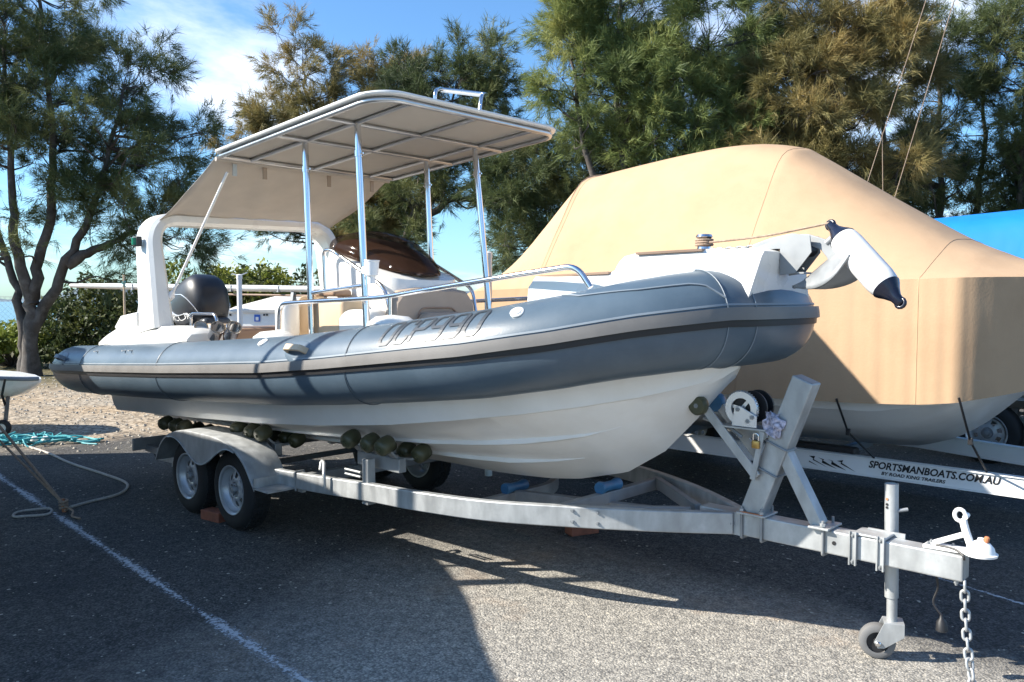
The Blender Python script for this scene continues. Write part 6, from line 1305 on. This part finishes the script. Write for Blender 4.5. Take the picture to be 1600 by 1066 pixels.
# ------------------------------------------------------------------ fence, mast, far boats, ropes
def fence():
    root = empty('wire_fence', at(100, 24), 'dark wire mesh fence with steel posts along the shore', 'fence')
    A = at(-150, 25); B = at(760, 27); n = 8
    for i in range(n + 1):
        p = A.lerp(B, i / n); mb = MB(); mb.tube([p - Vector((0, 0, 0.1)), p + Vector((0, 0, 1.9))], 0.035, 8); mb.build('fence_post', 'post', root, smooth=50)
    mb = MB()
    for z in (0.15, 1.0, 1.8): mb.tube([A + Vector((0, 0, z)), B + Vector((0, 0, z))], 0.006, 4)
    d = (B - A); L_ = d.length; k = int(L_ / 0.16)
    for i in range(k):
        a = A + d * (i / k); 
        for s_ in (-1, 1):
            b_ = a + d.normalized() * (s_ * 1.65)
            mb.tube([a + Vector((0, 0, 0.15)), b_ + Vector((0, 0, 1.8))], 0.0022, 3, caps=False)
    stuff(mb.build('mesh_wire', 'galvdull', root, fixn=False))
fence()
p = at(102, 15.5); 
def mast():
    a = at(112, 15.0, 1.97); b_ = at(590, 13.2, 1.87); root = empty('yacht_mast', a.lerp(b_, 0.3) * 1.0, 'white aluminium yacht mast lying level on trestles behind the stern', 'mast')
    mb = MB(); P = [a.lerp(b_, k / 20) for k in range(21)]; mb.tube(P, [0.035 + 0.018 * min(1, k / 3) for k in range(21)], 12); mb.build('spar', mat('mast_alloy', (0.62, 0.62, 0.60), 0.4, 0.2), root, smooth=50)
    mb = MB(); mb.tube([p_ - Vector((0, 0, 0.11)) for p_ in P[8:]], 0.018, 8); mb.build('boom_roll', 'brown', root, smooth=50)
    for f in (0.26, 0.75):
        q = a.lerp(b_, f); t = (b_ - a).normalized(); s_ = Vector((-t.y, t.x, 0))
        for k in (-1, 1): mb = MB(); mb.beam([q + s_ * 0.5 * k + Vector((0, 0, -q.z)), q - Vector((0, 0, 0.05))], 0.05, 0.05); mb.build('trestle_leg', 'galvdull', root)
    for f in (0.22, 0.55, 0.7):
        q = a.lerp(b_, f); mb = MB(); mb.box(q + Vector((0, 0, -0.01)), (0.16, 0.05, 0.10)); mb.build('mast_fitting', 'galvdull', root)
mast()
q = at(195, 13.8); r0 = empty('timber_pole', q, 'thin upright timber pole lashed to the lying mast with a green cord', 'pole')
mb = MB(); mb.tube([q, q + Vector((0, 0, 2.13))], 0.018, 8); mb.build('shaft', mat('pale_timber', (0.45, 0.35, 0.24), 0.8), r0, smooth=50)
mb = MB(); mb.tube([q + Vector((0.03 * math.cos(a), 0.03 * math.sin(a), 1.93 + 0.004 * k)) for k, a in enumerate([0.9 * j for j in range(24)])], 0.006, 5); mb.build('lashing', 'teal', r0)
for px, dep, zt, lab, cap in ((375, 11.2, 2.02, 'white plastic guide pole with a cap standing behind the outboard motor', True), (763, 8.0, 2.14, 'white plastic guide pole standing between the inflatable and the tan cover', False)):
    q = at(px, dep); g_ = empty('guide_pole', q, lab, 'pole'); mb = MB(); mb.tube([q, q + Vector((0, 0, zt))], 0.034 if cap else 0.036, 14); mb.build('sleeve', 'valve', g_, smooth=50)
    mb = MB(); mb.lathe([(0, 0.040), (0.05, 0.040), (0.06, 0.02)], q + Vector((0, 0, zt - 0.02)), (0, 0, 1), 14); mb.build('cap', 'valve', g_, smooth=40)
    if cap: mb = MB(); mb.beam([q + Vector((-0.07, -0.07, zt + 0.05)), q + Vector((0, 0, zt + 0.02)), q + Vector((0.07, 0.07, zt + 0.06))], 0.02, 0.015); mb.build('cradle', 'valve', g_)
def farboat():
    c = at(415, 14.2); root = empty('covered_boat', c, 'white motor boat with a pale cover and a blue square sticker, behind the motor', 'boat')
    s_ = Vector((RV[0], RV[1], 0)); f_ = Vector((DV[0], DV[1], 0)); rings = []
    def ring(dep, w0, z0, w1, z1, zt, wt): return [c + f_ * dep + s_ * x + Vector((0, 0, z)) for x, z in ((-w0, z0), (-w1, z1), (-wt, zt), (-wt * 0.4, zt + 0.06), (wt * 0.4, zt + 0.06), (wt, zt), (w1, z1), (w0, z0))]
    mb = MB(); mb.loft([ring(0, 0.68, 0.7, 0.74, 1.48, 1.48, 0.74), ring(0.02, 0.68, 0.7, 0.74, 1.49, 1.52, 0.72), ring(3.4, 0.74, 0.7, 0.78, 1.55, 1.58, 0.74), ring(5, 0.1, 1.2, 0.1, 1.58, 1.58, 0.1)]); mb.build('hull', 'gel', root, smooth=30)
    mb = MB(); mb.loft([[c + f_ * dep + s_ * x + Vector((0, 0, z)) for x, z in ((-w_, zb), (-w_ * 0.85, zb + h_ * 0.5), (-w_ * 0.3, zb + h_), (w_ * 0.2, zb + h_ * 1.05), (w_ * 0.8, zb + h_ * 0.6), (w_, zb))] for dep, w_, zb, h_ in ((-0.03, 0.76, 1.49, 0.05), (0.35, 0.76, 1.51, 0.16), (1.4, 0.78, 1.54, 0.24), (2.6, 0.78, 1.55, 0.20), (4.6, 0.2, 1.58, 0.08))]); mb.build('cover', mat('pale_canvas', (0.58, 0.57, 0.54), 0.85, var=0.08, scale=3), root, smooth=40)
    o = c + f_ * -0.012 + s_ * -0.14 + Vector((0, 0, 1.40)); mb = MB(); mb.loft([[o + s_ * a + Vector((0, 0, b_)) for a, b_ in ((-0.05, -0.06), (0.05, -0.06), (0.05, 0.06), (-0.05, 0.06))], [o - f_ * 0.004 + s_ * a + Vector((0, 0, b_)) for a, b_ in ((-0.05, -0.06), (0.05, -0.06), (0.05, 0.06), (-0.05, 0.06))]]); st_ = mb.build('sticker', 'blueprint', root)
    mb = MB(); mb.loft([[o - f_ * 0.006 + s_ * a + Vector((0, 0, b_ - 0.01)) for a, b_ in ((-0.025, -0.03), (0.025, -0.03), (0.025, 0.03), (-0.025, 0.03))], [o - f_ * 0.008 + s_ * a + Vector((0, 0, b_ - 0.01)) for a, b_ in ((-0.025, -0.03), (0.025, -0.03), (0.025, 0.03), (-0.025, 0.03))]]); mb.build('sticker_panel', 'white', st_)
    for x in (-0.6, -0.02, 0.03): mb = MB(); mb.lathe([(0, 0.018), (0.01, 0.018)], c + f_ * -0.01 + s_ * x + Vector((0, 0, 1.455)), -f_, 10); mb.build('drain', 'black', root)
    mb = MB(); mb.box(c + f_ * 2.2 + Vector((0, 0, 0.35)), (1.2, 1.2, 0.7)); mb.build('cradle', 'galvdull', root)
farboat()
# small catamaran hull at the left edge, on a beach dolly
def dinghy():
    c = at(8, 10.7); s_ = Vector((RV[0], RV[1], 0)); f_ = Vector((DV[0], DV[1], 0)); root = empty('sailing_dinghy', c, 'white dinghy hull with a grey gunwale on a small wheeled dolly', 'boat')
    mb = MB(); rg = []
    for l, hw, zk, zt in ((-2.6, 0.5, 0.38, 0.80), (-1.0, 0.52, 0.38, 0.79), (-0.1, 0.44, 0.42, 0.745), (0.18, 0.32, 0.49, 0.715), (0.34, 0.17, 0.575, 0.695), (0.43, 0.03, 0.64, 0.685)):
        rg.append([c + s_ * l + f_ * y + Vector((0, 0, z)) for y, z in ((-hw, zt), (-hw * 0.9, zk + (zt - zk) * 0.4), (-hw * 0.45, zk), (hw * 0.45, zk), (hw * 0.9, zk + (zt - zk) * 0.4), (hw, zt))])
    mb.loft(rg); hl_ = mb.build('hull', 'gel', root, smooth=40)
    mb = MB(); mb.tube([r_[0] + Vector((0, 0, 0.01)) - f_ * 0.01 for r_ in rg], 0.028, 8); mb.build('gunwale', 'seam', hl_, smooth=50)
    for l in (-0.10, 0.22):
        k = interp(l, [-1, 0, 0.3], [0.55, 0.48, 0.36]); zt = interp(l, [-1, 0, 0.3], [0.79, 0.745, 0.715]); mb = MB(); mb.beam([c + s_ * l - f_ * (k + 0.004) + Vector((0, 0, zt)), c + s_ * (l - 0.06) - f_ * (k * 0.95) + Vector((0, 0, zt - 0.20)), c + s_ * (l - 0.13) - f_ * (k * 0.5) + Vector((0, 0, zt - 0.36))], 0.03, 0.004, up=(0, 0, 1)); mb.build('stripe', 'black', hl_)
    mb = MB(); q0 = c + s_ * 0.02 - f_ * 0.476 + Vector((0, 0, 0.66)); mb.beam([q0, q0 + s_ * 0.14 + f_ * 0.045 - Vector((0, 0, 0.01))], 0.006, 0.02); mb.build('name_stripe', 'blueprint', hl_)
    mb = MB(); mb.beam([c + s_ * 0.14 - f_ * 0.3 + Vector((0, 0, 0.10)), c + s_ * 0.10 - f_ * 0.15 + Vector((0, 0, 0.50))], 0.04, 0.04, up=(1, 0, 0)); mb.build('dolly_leg', 'post', root)
    mb = MB(); mb.lathe([(-0.035, 0.05), (-0.04, 0.085), (-0.02, 0.10), (0.02, 0.10), (0.04, 0.085), (0.035, 0.05)], c + s_ * 0.12 - f_ * 0.32 + Vector((0, 0, 0.10)), -f_ + s_ * 0.2, 24); w_ = mb.build('dolly_wheel', 'tyre', root, smooth=40)
    mb = MB(); mb.lathe([(-0.03, 0.01), (-0.036, 0.055), (0.036, 0.055), (0.03, 0.01)], c + s_ * 0.12 - f_ * 0.325 + Vector((0, 0, 0.10)), -f_ + s_ * 0.2, 20); mb.build('hub', 'rim', w_, smooth=40)
    mb = MB(); mb.box(c - s_ * 1.6 + Vector((0, 0, 0.16)), (0.3, 0.9, 0.32)); mb.build('dolly_stand', 'post', root)
dinghy()
# heap of teal mooring line
def linepile():
    rng = random.Random(9); root = empty('mooring_line', (-10.4, -0.5, 0), 'tangled heap of teal mooring line on the gravel', 'rope heap'); mb = MB()
    c = at(55, 9.85)
    s_ = Vector((RV[0], RV[1], 0)); f_ = Vector((DV[0], DV[1], 0))
    for k in range(26):
        l0 = rng.uniform(-0.75, 0.35); P = []
        a0 = rng.uniform(0, 6.28); rx = rng.uniform(0.12, 0.55); ry = rng.uniform(0.08, 0.30)
        for j in range(9): a = a0 + j * 0.62; P.append(c + s_ * (l0 + rx * math.cos(a) + rng.uniform(-0.03, 0.03)) + f_ * (ry * math.sin(a) + rng.uniform(-0.1, 0.1)) + Vector((0, 0, 0.012 + 0.10 * rng.random() * max(0, 1 - abs(l0 + 0.2)))))
        mb.tube(spline(P, 4), 0.010, 5)
    stuff(mb.build('rope_coil', 'teal', root, smooth=50))
    mb = MB(); mb.tube(spline([c + s_ * 0.45 + Vector((0, 0, 0.02)), c + s_ * 0.6 - f_ * 0.10 + Vector((0, 0, 0.012)), c + s_ * 0.78 - f_ * 0.16 + Vector((0, 0, 0.012))], 5), 0.011, 6); mb.build('rope_end', 'teal', root, smooth=50)
    for px, py in ((0.02, -0.12), (0.14, -0.10)): mb = MB(); mb.lathe([(-0.04, 0.02), (0, 0.045), (0.04, 0.02)], c + s_ * px + f_ * py + Vector((0, 0, 0.06)), (0.3, 0.6, 0.4), 10); mb.build('rope_float', 'valve', root, smooth=50)
linepile()
# tie-down ropes pegged beside the painted line
def tiedown():
    st = Vector((-6.18, -1.66, 0.0)); root = empty('ground_peg', st, 'rusty steel ground peg wound with rope beside the painted line', 'peg')
    mb = MB(); mb.tube([st + Vector((0.02, 0, -0.05)), st + Vector((-0.03, 0, 0.10))], 0.016, 8); mb.build('shaft', 'pink', root)
    mb = MB(); mb.tube([st + Vector((0.03 * math.cos(a) - 0.01, 0.03 * math.sin(a), 0.015 + 0.003 * k)) for k, a in enumerate([0.8 * j for j in range(30)])], 0.009, 5); mb.build('rope_winding', 'rope', root, smooth=50)
    for k, (b_, lab, mt) in enumerate((((-7.35, -2.655, 1.97), 'brown tie-down rope stretched from the grey cover to the peg, upper strand', 'rope'), ((-7.45, -2.655, 1.63), 'dark tie-down rope stretched from the grey cover to the peg, lower strand', 'rope'))):
        mb = MB(); b_ = Vector(b_); mb.tube([st + Vector((0.01 * k, 0, 0.06)), st.lerp(b_, 0.5) - Vector((0, 0, 0.02 - 0.03)), b_], 0.011 if k == 0 else 0.009, 6); tag(mb.build('tie_down_rope', mt, smooth=50), lab, 'rope')
    P = [(-9.9, -0.93, 0.012), (-9.0, -0.90, 0.012), (-8.24, -0.93, 0.012), (-7.4, -0.90, 0.012), (-6.90, -0.90, 0.012), (-6.62, -0.99, 0.012), (-6.42, -1.16, 0.012), (-6.34, -1.40, 0.012), (-6.22, -1.60, 0.02)]
    mb = MB(); mb.tube(spline(P, 8), 0.012, 6); tag(mb.build('loose_rope', 'ropew', smooth=50), 'pale loose rope looping over the asphalt from the peg toward the gravel', 'rope')
    mb = MB(); mb.tube([st + Vector((-0.10 + 0.17 * math.cos(a) * -0.7 + 0.02 * math.sin(3 * a), -0.20 + 0.14 * math.sin(a), 0.012 + 0.003 * math.sin(2 * a))) for a in [2 * math.pi * k / 26 for k in range(26)]], 0.010, 6, closed=True); tag(mb.build('rope_loop', 'ropew', smooth=50), 'small pale ring of rope lying across the painted line', 'rope')
    mb = MB(); mb.tube(spline([st + Vector((0.02, 0, 0.05)), st + Vector((0.14, 0.02, 0.03)), st + Vector((0.24, -0.02, 0.012)), st + Vector((0.36, 0.0, 0.012))], 5), 0.008, 6); mb.build('rope_tail', 'rope', root, smooth=50)
tiedown()
# rigging of a yacht parked behind the tan boat
def rig():
    m0 = at(1560, 14.2); root = empty('yacht', m0, 'small white yacht with mast and stays standing behind the tan covered boat', 'boat')
    s_ = Vector((RV[0], RV[1], 0)); f_ = Vector((DV[0], DV[1], 0)); mb = MB(); rg = []
    for l, hw, zk, zt in ((-3.9, 0.7, 0.5, 1.55), (-1.0, 0.9, 0.42, 1.55), (0.6, 0.8, 0.45, 1.6), (1.6, 0.4, 0.7, 1.65), (2.2, 0.03, 1.4, 1.7)):
        rg.append([m0 + Vector((1, 0, 0)) * l + Vector((0, 1, 0)) * y + Vector((0, 0, z)) for y, z in ((-hw, zt), (-hw * 0.95, zk + 0.4), (0, zk), (hw * 0.95, zk + 0.4), (hw, zt))])
    mb.loft(rg); mb.build('hull', 'gel', root, smooth=40)
    top = at(1760, 14.2, 11.0); mb = MB(); mb.tube([at(1760, 14.2, 1.0), top], 0.045, 10); mb.build('mast', 'brushed', root, smooth=50)
    a, b_ = at(1350, 14.0, 3.72), at(1437, 14.0, 6.75); k = at(1372, 14.0, 4.52)
    for p0, p1 in ((at(1340, 14.0, 3.3), at(1460, 14.0, 7.6)), (at(1376, 14.0, 3.2), k), (at(1385, 14.0, 3.1), at(1500, 14.0, 7.55))):
        mb = MB(); mb.tube([p0, p1], 0.0055, 6); mb.build('stay', 'rope', root, smooth=50)
    for p0, p1 in ((at(1330, 14.0, 1.5), at(1340, 14.0, 3.3)), (at(1376, 14.0, 3.2), at(1377, 14.0, 1.5)), (at(1385, 14.0, 3.1), at(1350, 14.0, 1.55))):
        mb = MB(); mb.tube([p0, p1], 0.0055, 6); mb.build('stay', 'rope', root, smooth=50)
    for l in (-1.6, 0.4): mb = MB(); mb.box(m0 + Vector((l, 0, 0.24)), (0.3, 1.2, 0.5)); mb.build('cradle', 'post', root)
rig()
